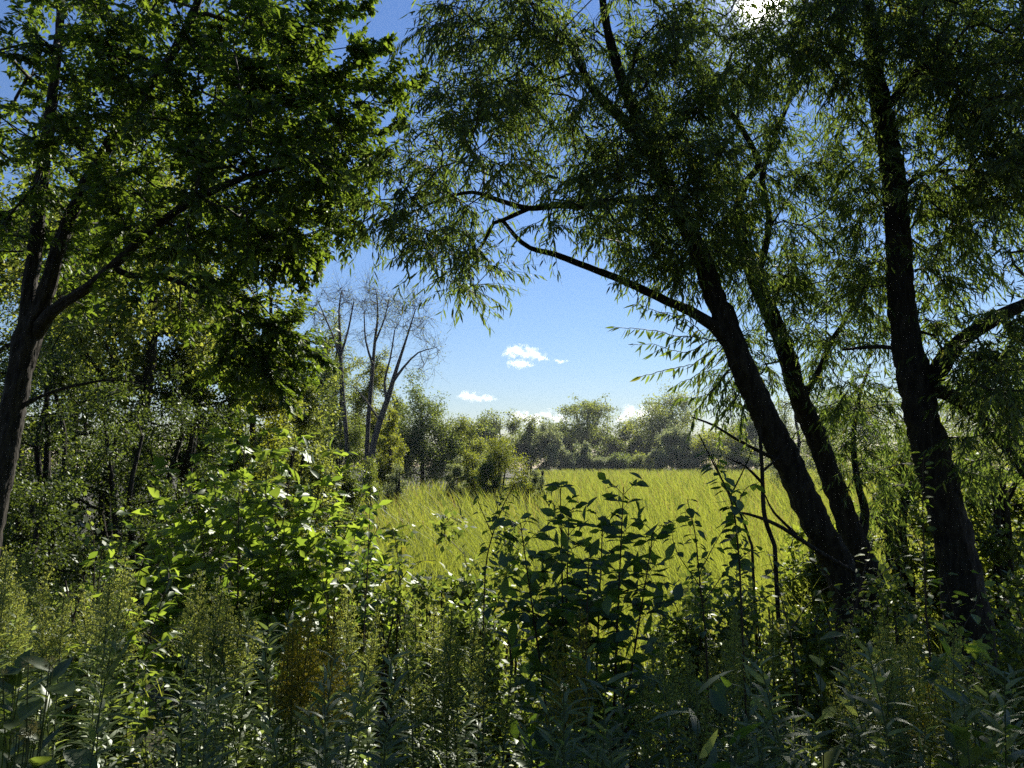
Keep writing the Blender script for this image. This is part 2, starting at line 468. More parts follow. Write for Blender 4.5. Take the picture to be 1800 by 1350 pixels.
# ------------------------------------------------------------------ cattail marsh (one mass nobody could count)
def build_cattails():
    rng = rngof(11)
    B3 = bladeT([(.35, .5), (.75, .40)], bend=0)
    pos = []; H = []; W = []
    for d0, d1, dens, wd in ((6.6, 9.5, 125, .0105), (9.5, 15, 80, .0135), (15, 24, 36, .020), (24, 40, 17, .030), (40, 80, 6.5, .050), (80, 138, 3.6, .08)):
        half = .62 * d1 + 2; n = int(dens * (d1 - d0) * 2 * half)
        x = rng.uniform(-half, half, n); y = rng.uniform(d0, d1, n)
        edge = np.where(y < 16, -2.6 - .05 * y, -.19 * y - .3)
        keep = (np.abs(x) < .66 * y + 2) & (x > edge + rng.normal(size=n) * .3)
        keep &= ~((y > 56) & (x < .045 * y - 1.2))
        keep &= ~((y < 8.3) & (x > 2.2) & (rng.uniform(size=n) < .5))
        x, y = x[keep], y[keep]
        clump = .5 + .5 * np.sin(x * .9 + 1.3 * np.sin(y * .35)) * np.sin(y * .8 + x * .3)
        pos.append(np.stack([x, y, ground(x, y) - .03], -1)); H.append(rng.uniform(1.55, 2.35, len(x)) * (.93 + .1 * clump)); W.append(np.full(len(x), wd))
    pos = np.concatenate(pos); H = np.concatenate(H); W = np.concatenate(W); n = len(pos)
    gust = .10 * np.sin(pos[:, 0] * .5 + pos[:, 1] * .22) + .06 * np.sin(pos[:, 0] * .17 - pos[:, 1] * .09)
    lean = np.stack([-.02 + gust * .5 + rng.normal(size=n) * .10, rng.normal(size=n) * .11 - .03, np.ones(n)], -1)
    yaw = rng.uniform(0, 2 * math.pi, n)
    d = nrm(lean); face = np.stack([np.cos(yaw), np.sin(yaw) - .5, 0 * yaw], -1)
    fr = frames(d, face)
    # bend every blade sideways towards the wind
    TV, TT = B3
    sc = np.stack([W, H, np.ones(n)], -1)
    V = np.einsum('nij,nmj->nmi', fr, TV[None] * sc[:, None, :]) + pos[:, None]
    t = TV[:, 1][None, :, None]
    bend = np.stack([-.20 + gust + rng.normal(size=n) * .34, rng.normal(size=n) * .15, -.10 * np.ones(n)], -1)
    V = V + bend[:, None] * (t ** 3) * H[:, None, None] * .55
    T = TT[None] + (np.arange(n) * len(TV))[:, None, None]
    patch = .5 + .5 * np.sin(pos[:, 0] * .35 + 2 * np.sin(pos[:, 1] * .13)) * np.sin(pos[:, 1] * .21 + 1.1)
    dry = np.clip(.62 * rng.uniform(0, 1, n) + .22 * patch + .14 * smooth((pos[:, 1] - 9) / 25) + np.where((pos[:, 1] > 27) & (pos[:, 1] < 40) & (pos[:, 0] < -1), .12, 0), 0, .999)
    g = Geo().add(V, T, np.repeat(dry, len(TT)))
    o = obj('cattails', g.mesh('cattails', M['cattail'])); tag(o, 'wide marsh of yellow-green cattails leaning in the wind', kind='stuff')
    return n
build_cattails()

# ------------------------------------------------------------------ background trees and shrubs
def gen_tree(rng, H, CR, base, natt, nleaf, lsize, tr, lumps=14, bark=None, leafm=None, bare=False, sig=.16, multi=1, rad_in=.45):
    limbs = []
    for k in range(multi):
        az = rng.uniform(0, 6.28); s = (0 if multi == 1 else .28 * CR)
        zz = np.linspace(0, .82, 6)
        pts = np.stack([np.cos(az) * s * zz ** 1.2 + rng.normal(size=6) * .02 * H * zz, np.sin(az) * s * zz ** 1.2 + rng.normal(size=6) * .02 * H * zz, zz * H], -1)
        q = catmull(np.hstack([pts, (tr * (1 - .85 * zz))[:, None]]), .05 * H)
        limbs.append((q[:, :3], q[:, 3]))
    cz, rz = H * (1 + base) / 2, H * (1 - base) / 2
    a = rng.uniform(0, 2 * math.pi, lumps); c = rng.uniform(-.95, 1, lumps); s = np.sqrt(1 - c * c)
    q = rng.uniform(rad_in, .86, lumps)
    cen = np.stack([CR * s * np.cos(a) * q, CR * s * np.sin(a) * q, cz + rz * c * q], -1)
    att = cen[rng.integers(0, lumps, natt)] + rng.normal(size=(natt, 3)) * np.array([CR, CR, rz]) * .17
    br, seeds, ends = grow(limbs, att, rng, step=.07 * H, tip_r=.0016 * H, asc=.2, skip=.22 if base > .12 else .08)
    wood = Geo()
    for p, r in limbs: tube(wood, p, r, 8)
    branch_geo(br, wood, near=False)
    pos = np.concatenate([ends[0], seeds[0]]); dr = np.concatenate([ends[1], seeds[1]])
    i = rng.integers(0, len(pos), nleaf)
    lp = pos[i] + nrm(rng.normal(size=(nleaf, 3))) * rng.uniform(0, 1, (nleaf, 1)) ** .6 * np.array([CR, CR, min(rz, CR) * .9]) * sig * 1.5
    lp[:, 2] = np.maximum(lp[:, 2], .02 * H)
    d = nrm(lp - pos[i] + rng.normal(size=(nleaf, 3)) * .5 * sig * CR + np.array([0, 0, -.1 * CR * sig]))
    nv = np.array([0, 0, 1.]) + rng.normal(size=(nleaf, 3)) * .55
    # leaves of one clump share a tone
    tone = (rng.uniform(0, 1, len(pos))[i] * .5 + rng.uniform(0, 1, nleaf) * .5)
    crown = scatter(Geo(), DIAMOND, lp, frames(d, nv), lsize * rng.uniform(.6, 1.4, nleaf), tone)
    return wood, crown

def put_tree(name, label, cat, px, d, top, width, seed, mat, base=.15, natt=110, nleaf=6000, lpx=4.2, lumps=16, group=None, bark='bark2', multi=1, zg=None, sig=.16, trf=.022, rad_in=.45):
    if d > 110: d = 166 + (d - 110) * .5
    elif d > 83: d = 137 + (d - 83) * .3
    """px: photo column of the stem, d: distance, top: photo row of the crown's top, width: crown width in photo px"""
    b = P(px, 811, d); z0 = float(ground(b[0], b[1])) if zg is None else zg
    H = (float(P(px, top, d)[2]) - z0) * 1.06; CR = width / FPX * d / 2 * 1.1
    rng = rngof(seed)
    wood, crown = gen_tree(rng, H, CR, base, natt, int(nleaf * 2.4), .74 * lpx / FPX * d, H * trf, lumps, sig=sig, multi=multi, rad_in=rad_in)
    t = thing(name, label, cat, (b[0], b[1], z0 - .05), group)
    o = obj('trunk', wood.mesh('trunk', M[bark], smooth_=True), t)
    o = obj('crown', crown.mesh('crown', M[mat]), t)
    return t
FAR = 'trees of the far woodland edge'
BG = [
 # name, label, category, px, d, top, width, seed, mat, kwargs
 ('airy_tree', 'tall airy pale tree with rounded crown and sky showing between its limbs', 'tree', 1030, 130, 704, 136, 1, 'mid', dict(base=.30, nleaf=5200, natt=170, lumps=26, sig=.10, multi=3, lpx=4.0)),
 ('broadleaf_tree', 'tall dark bushy tree rising behind the small pale willow at the marsh edge', 'tree', 1182, 124, 686, 128, 2, 'mid', dict(base=.1, nleaf=8000, natt=130, lumps=22)),
 ('small_willow', 'pale grey-green willow standing upright in front of the tall dark tree', 'tree', 1190, 100, 748, 62, 3, 'pale', dict(base=.04, nleaf=5200)),
 ('small_willow', 'round yellow-green willow beside the leaning trunk at the marsh edge', 'tree', 1263, 94, 756, 96, 4, 'yellowgreen', dict(base=.05, nleaf=6500)),
 ('small_willow', 'narrow pale upright willow in front of the airy tree', 'tree', 1022, 104, 776, 34, 5, 'pale', dict(base=.1, nleaf=2200, natt=50)),
 ('small_willow', 'pale leafy willow at the field edge right of the yellow-green shrub mound', 'tree', 966, 88, 752, 58, 6, 'pale', dict(base=.06, nleaf=5200)),
 ('broadleaf_tree', 'dark broad tree with rounded top left of the two low white clouds', 'tree', 880, 100, 720, 86, 7, 'mid', dict(base=.08, nleaf=8000)),
 ('broadleaf_tree', 'low dull green tree under the low white clouds', 'tree', 934, 108, 740, 66, 8, 'mid', dict(base=.08, nleaf=5500)),
 ('broadleaf_tree', 'thin tree with sky gaps just right of the airy tree', 'tree', 1100, 136, 744, 70, 9, 'mid', dict(base=.15, nleaf=3600, sig=.12)),
 ('broadleaf_tree', 'dark tree filling the gap below the airy tree on its left', 'tree', 985, 138, 738, 66, 10, 'dark', dict(base=.08, nleaf=5200)),
 ('broadleaf_tree', 'dark tree behind the lower limbs of the airy tree', 'tree', 1062, 142, 752, 74, 12, 'dark', dict(base=.08, nleaf=5200)),
 ('broadleaf_tree', 'dark low tree left of the tall bushy tree', 'tree', 1140, 138, 756, 60, 13, 'dark', dict(base=.05, nleaf=4500)),
 ('broadleaf_tree', 'dark tree seen just left of the leaning willow trunk', 'tree', 1330, 118, 734, 100, 14, 'dark', dict(base=.05, nleaf=7000)),
 ('broadleaf_tree', 'large pale willow seen between the two leaning trunks', 'tree', 1405, 62, 668, 120, 15, 'pale', dict(base=.05, nleaf=8000)),
 ('broadleaf_tree', 'green tree beyond the marsh seen between the leaning trunks and the upright trunk', 'tree', 1520, 70, 690, 150, 16, 'mid', dict(base=.05, nleaf=8000)),
 ('broadleaf_tree', 'bushy green tree beyond the marsh right of the upright trunk', 'tree', 1740, 60, 640, 190, 17, 'mid', dict(base=.05, nleaf=9000)),
 ('broadleaf_tree', 'dark green tree at the right edge beyond the marsh', 'tree', 1880, 50, 600, 190, 18, 'dark', dict(base=.05, nleaf=8000)),
 ('oak_tree', 'dark oak with a double top standing beside the leafless trees', 'tree', 742, 58, 688, 128, 20, 'dark', dict(base=.06, nleaf=15000, natt=190, lumps=26)),
 ('oak_tree', 'lit olive-green tree leaning right beside the dark oak', 'tree', 812, 62, 716, 84, 21, 'mid', dict(base=.08, nleaf=8000)),
 ('broadleaf_tree', 'dark tree behind the oak in the gap to its right', 'tree', 838, 84, 738, 80, 22, 'dark', dict(base=.04, nleaf=5500)),
 ('broadleaf_tree', 'yellow-green poplar right behind the leafless trees', 'tree', 655, 42, 596, 82, 23, 'yellowgreen', dict(base=.05, nleaf=9000, natt=150, lumps=24)),
 ('broadleaf_tree', 'tall dull green tree behind the left one of the leafless trees', 'tree', 585, 46, 556, 92, 24, 'mid', dict(base=.08, nleaf=9000, natt=150, lumps=24)),
 ('broadleaf_tree', 'olive tree behind the drooping elm branch', 'tree', 520, 44, 566, 96, 25, 'dark', dict(base=.06, nleaf=9000, natt=140)),
 ('broadleaf_tree', 'bright yellow-green bushy tree at the foot of the leafless trees', 'tree', 683, 36, 690, 52, 26, 'yellowgreen', dict(base=.03, nleaf=5500)),
 ('broadleaf_tree', 'shaded green tree below the left leafless tree', 'tree', 598, 38, 668, 100, 27, 'dark', dict(base=.03, nleaf=8000)),
 ('broadleaf_tree', 'dark tree filling the wood edge behind the leafless trees', 'tree', 690, 64, 670, 80, 30, 'dark', dict(base=.03, nleaf=6000)),
]
SH = 'low shrubs along the far marsh edge'
SHRUBS = [
 (880, 38, 782, 84, 40, 'yellowgreen', 'rounded yellow-green willow shrub forming the top of the mound'),
 (828, 40, 796, 66, 41, 'yellowgreen', 'olive willow shrub on the left shoulder of the mound'),
 (928, 39, 800, 66, 42, 'yellowgreen', 'yellow-green willow shrub on the right shoulder of the mound'),
 (853, 37, 806, 40, 43, 'dark', 'small brownish shrub in the dip of the mound'),
 (950, 36, 812, 34, 44, 'pale', 'pale small shrub at the right foot of the mound'),
 (868, 56, 768, 48, 45, 'mid', 'green shrub behind the top of the mound'),
 (800, 37, 806, 36, 46, 'pale', 'pale shrub at the left foot of the mound below the oak'),
 (700, 33, 812, 44, 47, 'pale', 'pale dry shrub at the field corner below the yellow-green bushy tree'),
 (645, 31, 800, 60, 48, 'thicket', 'shaded shrub at the foot of the leafless trees'),
 (665, 44, 790, 50, 49, 'dark', 'dark shrub behind the feet of the leafless trees'),
 (1040, 98, 796, 46, 50, 'pale', 'grey-green shrub below the narrow willow'),
 (1000, 96, 800, 40, 51, 'pale', 'pale low shrub right of the leafy field-edge willow'),
 (1092, 96, 794, 54, 52, 'dark', 'dark rounded shrub under the sky gap'),
 (1132, 95, 795, 56, 53, 'mid', 'green rounded shrub left of the upright pale willow'),
 (1068, 99, 802, 40, 54, 'pale', 'pale low bush left of the dark rounded shrub'),
 (1160, 93, 788, 44, 55, 'pale', 'pale bush at the foot of the upright pale willow'),
 (1225, 92, 798, 60, 56, 'pale', 'pale bush between the two small willows'),
 (1305, 91, 800, 66, 57, 'dark', 'brownish bush right of the round yellow-green willow'),
 (1370, 88, 796, 80, 58, 'mid', 'green bush behind the base of the leaning trunk'),
 (1450, 84, 792, 90, 59, 'mid', 'green bush across the marsh between the trunks'),
 (1560, 76, 786, 110, 60, 'mid', 'green bush across the marsh left of the upright trunk'),
 (1720, 66, 770, 140, 61, 'mid', 'green bush across the marsh right of the upright trunk'),
]
for name, label, cat, px, d, top, wd, seed, mat, kw in BG:
    put_tree(name, label, cat, px, d, top, wd, seed, mat, group=FAR, **kw)
for px, d, top, wd, seed, mat, label in SHRUBS:
    put_tree('shrub', label, 'shrub', px, d, top, wd, seed, mat, base=.0, natt=60, nleaf=3600 if wd < 60 else 6000, lpx=3.4, lumps=12, group=SH, multi=4, sig=.2, trf=.02)
# a far wood that closes the horizon behind the single trees
def far_wood():
    rng = rngof(77); n = 60000
    x = rng.uniform(-230, 290, n); y = rng.uniform(205, 245, n) + np.abs(x) * .05
    h = 11.0 + 2.2 * np.sin(x * .11) + 1.6 * np.sin(x * .31 + 1) + 1.2 * np.sin(x * .83) + 2.5 * smooth((x - 60) / 60) + 4 * smooth((-x - 30) / 30)
    z = h * np.sqrt(rng.uniform(0, 1, n)) * (1 - .15 * np.sin(x * 1.7 + y) ** 2)
    pos = np.stack([x, y, z + .2], -1)
    d = nrm(rng.normal(size=(n, 3))); nv = rng.normal(size=(n, 3)) + np.array([0, 0, 1.])
    g = scatter(Geo(), DIAMOND, pos, frames(d, nv), rng.uniform(.5, 1.1, n), rng.uniform(0, 1, n))
    tag(obj('far_woods', g.mesh('far_woods', M['dark'])), 'dark far wood closing the horizon behind the marsh', kind='stuff')
far_wood()

# leafless trees at the wood edge: long ascending limbs, thin twigs, very few leaves
def bare_tree(label, d, trunk, blobrows, seed, nleaf):
    rng = rngof(seed)
    lim = [limb_px([(x, y, d + k * .05, w_) for k, (x, y, w_) in enumerate(t)], .5) for t in trunk]
    att = blobs([(x, y, r, n, d + .2, 1.2) for x, y, r, n in blobrows], rng)
    br, seeds, ends = grow(lim, att, rng, step=.6, tip_r=.007, asc=.30, exp=2.5, skip=.35)
    base = lim[0][0][0].copy(); base[2] = ground(base[0], base[1]) - .05
    lim[0] = (np.vstack([base, lim[0][0]]), np.concatenate([[lim[0][1][0] * 1.2], lim[0][1]]))
    t = thing('leafless_tree', label, 'tree', base, 'leafless trees at the wood edge')
    g = Geo()
    for p, r in lim: tube(g, p, r, 8)
    part('trunk', g, M['greybark'], t, smooth_=True)
    tw = twigs(np.concatenate([ends[0], seeds[0]]), np.concatenate([ends[1], seeds[1]]), 380, 1.0, rng, spread=.38, droop=-.5, flat=.8)
    g = branch_geo(br, None, near=False); tubes_batch(g, tw, .006, .0028, 3)
    part('branches', g, M['greybark'], t, 'stuff')
    i = rng.integers(0, len(tw), nleaf)
    lp = tw[i, rng.integers(1, 5, nleaf)] + rng.normal(size=(nleaf, 3)) * .12
    g = scatter(Geo(), DIAMOND, lp, frames(nrm(rng.normal(size=(nleaf, 3))), rng.normal(size=(nleaf, 3)) + [0, 0, 1]), rng.uniform(.05, .10, nleaf), rng.uniform(0, 1, nleaf))
    part('crown', g, M['pale'], t)
bare_tree('left leafless tree with a fan of fine upright twigs', 37,
    [[(612, 830, 9), (610, 780, 8), (603, 700, 7.5), (599, 640, 7), (598, 600, 5.5), (596, 545, 3), (600, 515, 2)], [(599, 630, 5), (585, 590, 3.5), (568, 550, 2.2), (558, 528, 1.5)], [(599, 625, 5), (612, 580, 3.4), (622, 530, 2)]],
    [(590, 540, 40, 60), (560, 550, 26, 26), (618, 540, 20, 30), (598, 525, 20, 30), (580, 600, 30, 14), (625, 600, 20, 10), (548, 545, 16, 18), (575, 520, 14, 14), (552, 580, 12, 8), (608, 512, 14, 14)], 301, 500)
bare_tree('middle leafless tree with slightly tilted thin trunk and small pale leaves', 35.5,
    [[(643, 845, 9), (645, 790, 8), (648, 730, 7.5), (654, 660, 6.5), (659, 600, 5), (664, 555, 3.4), (662, 515, 2)], [(655, 640, 5), (643, 600, 3), (640, 550, 2)], [(660, 600, 4), (676, 560, 2.6), (684, 525, 1.6)]],
    [(662, 530, 26, 40), (680, 530, 20, 30), (645, 540, 16, 22), (650, 505, 12, 12), (640, 590, 16, 10), (676, 580, 18, 14)], 302, 900)
bare_tree('right leafless tree leaning right with forked limbs and tiny green leaves', 34.5,
    [[(648, 842, 12), (655, 790, 11), (668, 740, 10.5), (682, 700, 9.5), (692, 665, 7.5), (703, 630, 5.5), (716, 590, 3.5), (730, 545, 2)], [(690, 672, 6), (710, 645, 4), (735, 620, 2.6), (762, 612, 1.5)], [(680, 705, 6), (676, 670, 4), (686, 630, 3), (694, 580, 2)], [(668, 740, 4), (640, 700, 2.5), (622, 680, 1.5)]],
    [(720, 560, 34, 50), (745, 580, 24, 30), (700, 560, 24, 30), (760, 615, 16, 16), (740, 650, 26, 20), (705, 540, 16, 16), (735, 535, 16, 16), (690, 620, 20, 12)], 303, 1100)

# ------------------------------------------------------------------ the near trees
SIDES = 22
def hero_trunk_parts(t, limbs, names, mat, seed):
    rng = rngof(seed)
    for (p, r), nm in zip(limbs, names):
        g = tube(Geo(), p, r, SIDES if r[0] > .05 else 10, ridge=.24 if r[0] > .05 else .10, rng=rng)
        part(nm, g, M[mat], t, smooth_=r[0] < .05)
def drop_to_ground(row):                              # base point below the lowest traced point
    return row
def add_base(lim, px, d, dia):
    b = P(px, 811, d); z = ground(b[0], b[1]) - .08
    p, r = lim
    base = np.array([b[0], b[1], z])
    n = max(2, int(np.linalg.norm(p[0] - base) / .1))
    q = base + (p[0] - base) * np.linspace(0, 1, n + 1)[:-1, None]
    rr = np.linspace(1.12, 1.0, n + 1)[:-1] * r[0]
    return np.vstack([q, p]), np.concatenate([rr, r]), base

def elm():
    rng = rngof(5)
    D = 6.3
    tr = limb_px([(-22, 960, D, 38), (-8, 880, D, 38), (6, 815, D, 37), (24, 709, D, 37), (38, 640, D, 38), (50, 590, D, 42), (60, 560, D, 36)], .07)
    p, r, base = add_base(tr, -48, D, 60)
    L = [(p, r)]
    L.append(limb_px([(50, 580, D, 30), (51, 520, D, 25), (60, 450, D, 23), (72, 330, D, 21), (88, 200, D - .1, 18), (104, 60, D - .2, 14), (112, -100, D - .3, 12), (116, -320, D - .4, 8)], .08))
    L.append(limb_px([(60, 570, D, 32), (82, 510, D - .05, 26), (98, 450, D - .1, 23), (120, 390, D - .1, 21), (170, 290, D - .2, 19), (240, 180, D - .3, 17), (300, 100, D - .4, 15), (345, 10, D - .5, 14), (380, -110, D - .6, 10), (400, -260, D - .7, 6)], .08))
    L.append(limb_px([(62, 588, D, 24), (92, 548, D - .1, 20), (150, 508, D - .25, 17), (205, 462, D - .4, 15), (262, 408, D - .5, 13), (340, 352, D - .7, 14), (430, 312, D - .8, 10), (520, 288, D - .9, 6), (590, 262, D - .9, 4)], .08))
    L.append(limb_px([(200, 470, D - .4, 13), (228, 484, D - .35, 12), (270, 486, D - .3, 10), (318, 496, D - .3, 9), (360, 520, D - .3, 8), (420, 548, D - .35, 6), (480, 580, D - .4, 4), (530, 606, D - .4, 3)], .08))
    L.append(limb_px([(22, 735, D, 10), (42, 712, D, 8), (90, 690, D + .1, 6), (140, 676, D + .2, 5), (200, 668, D + .3, 3), (260, 676, D + .4, 2)], .08))
    t = thing('elm_tree', 'dark forking elm at the left edge whose leafy boughs reach across the blue sky', 'tree', base)
    hero_trunk_parts(t, L, ['trunk', 'limb', 'limb', 'limb', 'limb', 'limb'], 'bark2', 51)
    B = [(120, 60, 110, 36, 5.0), (280, 60, 120, 40, 4.8), (420, 60, 95, 30, 4.6), (480, 20, 35, 6, 4.5, .4), (545, 20, 16, 3, 4.4, .2), (585, 16, 8, 2, 4.35, .1), (625, 12, 3, 1, 4.3, .05),
         (60, 220, 90, 26, 5.2), (200, 200, 120, 40, 5.0), (340, 180, 110, 36, 4.8), (450, 150, 70, 17, 4.6), (535, 155, 55, 14, 4.5), (600, 125, 34, 7, 4.3, .3), (668, 88, 14, 3, 4.2, .2),
         (550, 232, 75, 24, 4.5), (640, 205, 36, 9, 4.3, .3), (700, 165, 18, 4, 4.2, .2), (738, 138, 6, 2, 4.2, .1), (640, 280, 55, 13, 4.3, .4), (685, 268, 14, 3, 4.2, .2), (560, 320, 80, 22, 4.4),
         (440, 300, 100, 34, 4.6), (300, 330, 120, 38, 4.8), (150, 340, 110, 32, 5.2), (50, 390, 80, 20, 5.4), (560, 395, 45, 11, 4.4), (606, 395, 24, 4, 4.3, .3), (480, 400, 60, 16, 4.5),
         (380, 425, 80, 22, 4.7), (250, 440, 80, 18, 5.0), (528, 450, 28, 6, 4.4, .3), (430, 520, 50, 14, 4.6, .4), (516, 600, 50, 20, 4.7, .35), (456, 615, 40, 10, 4.7, .3), (556, 622, 22, 5, 4.7, .25),
         (500, 670, 32, 6, 4.7, .25), (405, 640, 34, 6, 4.8, .3), (340, 560, 40, 6, 4.9, .3), (120, 500, 50, 8, 5.4),
         (120, -120, 160, 34, 4.6), (280, -140, 140, 34, 4.4), (360, -110, 80, 14, 4.4), (-120, 60, 120, 20, 4.8), (-120, 260, 120, 20, 5.0), (150, -380, 220, 24, 3.6, .9), (-160, 480, 110, 12, 5.2)]
    att = blobs([(q[0] - (48 if q[0] > 500 and q[1] < 330 else (26 if q[0] > 430 else 0)), q[1], q[2], int(q[3] * 1.25), q[4] + 1.35) + ((1.35,) if q[2] > 65 else tuple(q[5:])) for q in B], rng)
    br, seeds, ends = grow(L, att, rng, step=.16, tip_r=.0035, asc=.10, skip=.3, exp=2.4)
    part('branches', branch_geo(br), M['twig'], t, 'stuff')
    sp = np.concatenate([ends[0]] * 2 + [seeds[0]]); sd = np.concatenate([ends[1]] * 2 + [seeds[1]])
    tw = twigs(np.concatenate([ends[0]] * 4 + [seeds[0]]), np.concatenate([ends[1]] * 4 + [seeds[1]]), 5200, .25, rng, spread=.5, droop=.25, flat=.45)
    
    arms = [[(430, 205), (500, 172), (570, 140), (630, 108), (664, 84), (682, 72)], [(480, 270), (560, 238), (630, 208), (690, 172), (722, 148), (746, 132)], [(500, 335), (580, 312), (640, 288), (684, 262)],
            [(470, 80), (530, 52), (590, 26), (648, 4)], [(500, 180), (570, 160), (632, 146), (668, 150)], [(470, 120), (520, 100), (560, 74), (578, 52)], [(540, 250), (620, 240), (680, 226), (708, 205)],
            [(480, 360), (560, 368), (620, 385), (640, 410)], [(460, 390), (520, 410), (556, 440), (560, 475)], [(420, 420), (480, 440), (520, 468), (535, 500)], [(380, 30), (430, -5), (470, -30)], [(420, 540), (490, 575), (545, 612), (575, 636)], [(400, 560), (450, 620), (490, 670), (505, 705)]]
    aw = Geo(); at_ = []
    for q in arms:
        dq = D - .35 + rng.uniform(-.3, .3)
        pp = catmull(P([a for a, b in q], [b for a, b in q], dq), .03); tube(aw, pp, np.linspace(.009, .0018, len(pp)), 5)
        ta = nrm(np.gradient(pp, axis=0)); m = int(len(pp) * .03 / .035)
        for k in range(m):
            i = int(len(pp) * (.05 + .95 * k / m)); i = min(i, len(pp) - 1); sd_ = nrm(np.cross(ta[i], [0, 0, 1.])) * (1 if k % 2 else -1)
            dd = nrm(ta[i] * .8 + sd_ * .6 + np.array([0, 0, rng.normal() * .3 - .05])); L = .24 * (1 - .65 * k / m) * rng.uniform(.7, 1.2)
            tt = np.linspace(0, 1, 5)[:, None]; at_.append(pp[i] + dd * L * tt + np.array([0, 0, -.25 * L]) * tt ** 2)
        at_.append(pp[-1] + (pp[-1] - pp[-3]) * np.linspace(-1, 1.6, 5)[:, None])
    part('branches', aw, M['twig'], t, 'stuff')
    tw = np.concatenate([tw, np.array(at_), np.array(at_) + rng.normal(size=(1, 1, 3)) * .01, twigs(ends[0], ends[1], 1100, .32, rng, spread=.25, droop=.05, flat=.3)])
    part('twigs', tubes_batch(Geo(), tw, .0022, .001, 3), M['twig'], t, 'stuff')
    lv = leaves_on(tw, 11, rng, .066, out=.85, along=.55, drop=-.30, nj=.35)
    leaf_parts(t, 'leaf', ELM, M['elm'], *lv, 300, rng, base, 'leaves')
elm()

WIL = 'willows leaning over the right bank'
def willow(label, limbs, names, Brows, seed, ntw, nm=12, group=WIL, base_px=None, D=6.0, leafm='willow', size=.088, nparts=150, tlen=.34):
    rng = rngof(seed)
    limbs = [(limbs[0][0], limbs[0][1] * .75)] + [(p_, r_ * .85) for p_, r_ in limbs[1:]]
    p, r, base = add_base(limbs[0], base_px, D, 0)
    limbs = [(p, r)] + limbs[1:]
    t = thing('willow_tree', label, 'tree', base, group)
    hero_trunk_parts(t, limbs, names, 'bark', seed + 1)
    att = blobs(Brows, rng)
    br, seeds, ends = grow(limbs, att, rng, step=.16, tip_r=.0035, asc=.12, skip=.3, exp=2.4)
    part('branches', branch_geo(br), M['twig'], t, 'stuff')
    tw = twigs(np.concatenate([ends[0], ends[0], seeds[0]]), np.concatenate([ends[1], ends[1], seeds[1]]), ntw, tlen, rng, spread=.65, droop=.6, flat=.8)
    part('twigs', tubes_batch(Geo(), tw, .0022, .0009, 3), M['twig'], t, 'stuff')
    lv = leaves_on(tw, nm, rng, size, out=.5, along=.5, drop=-.65, nj=.9, jit=.28, up=.3)
    leaf_parts(t, 'leaf', WILLOW, M[leafm], *lv, nparts, rng, base, 'leaves')
    return t
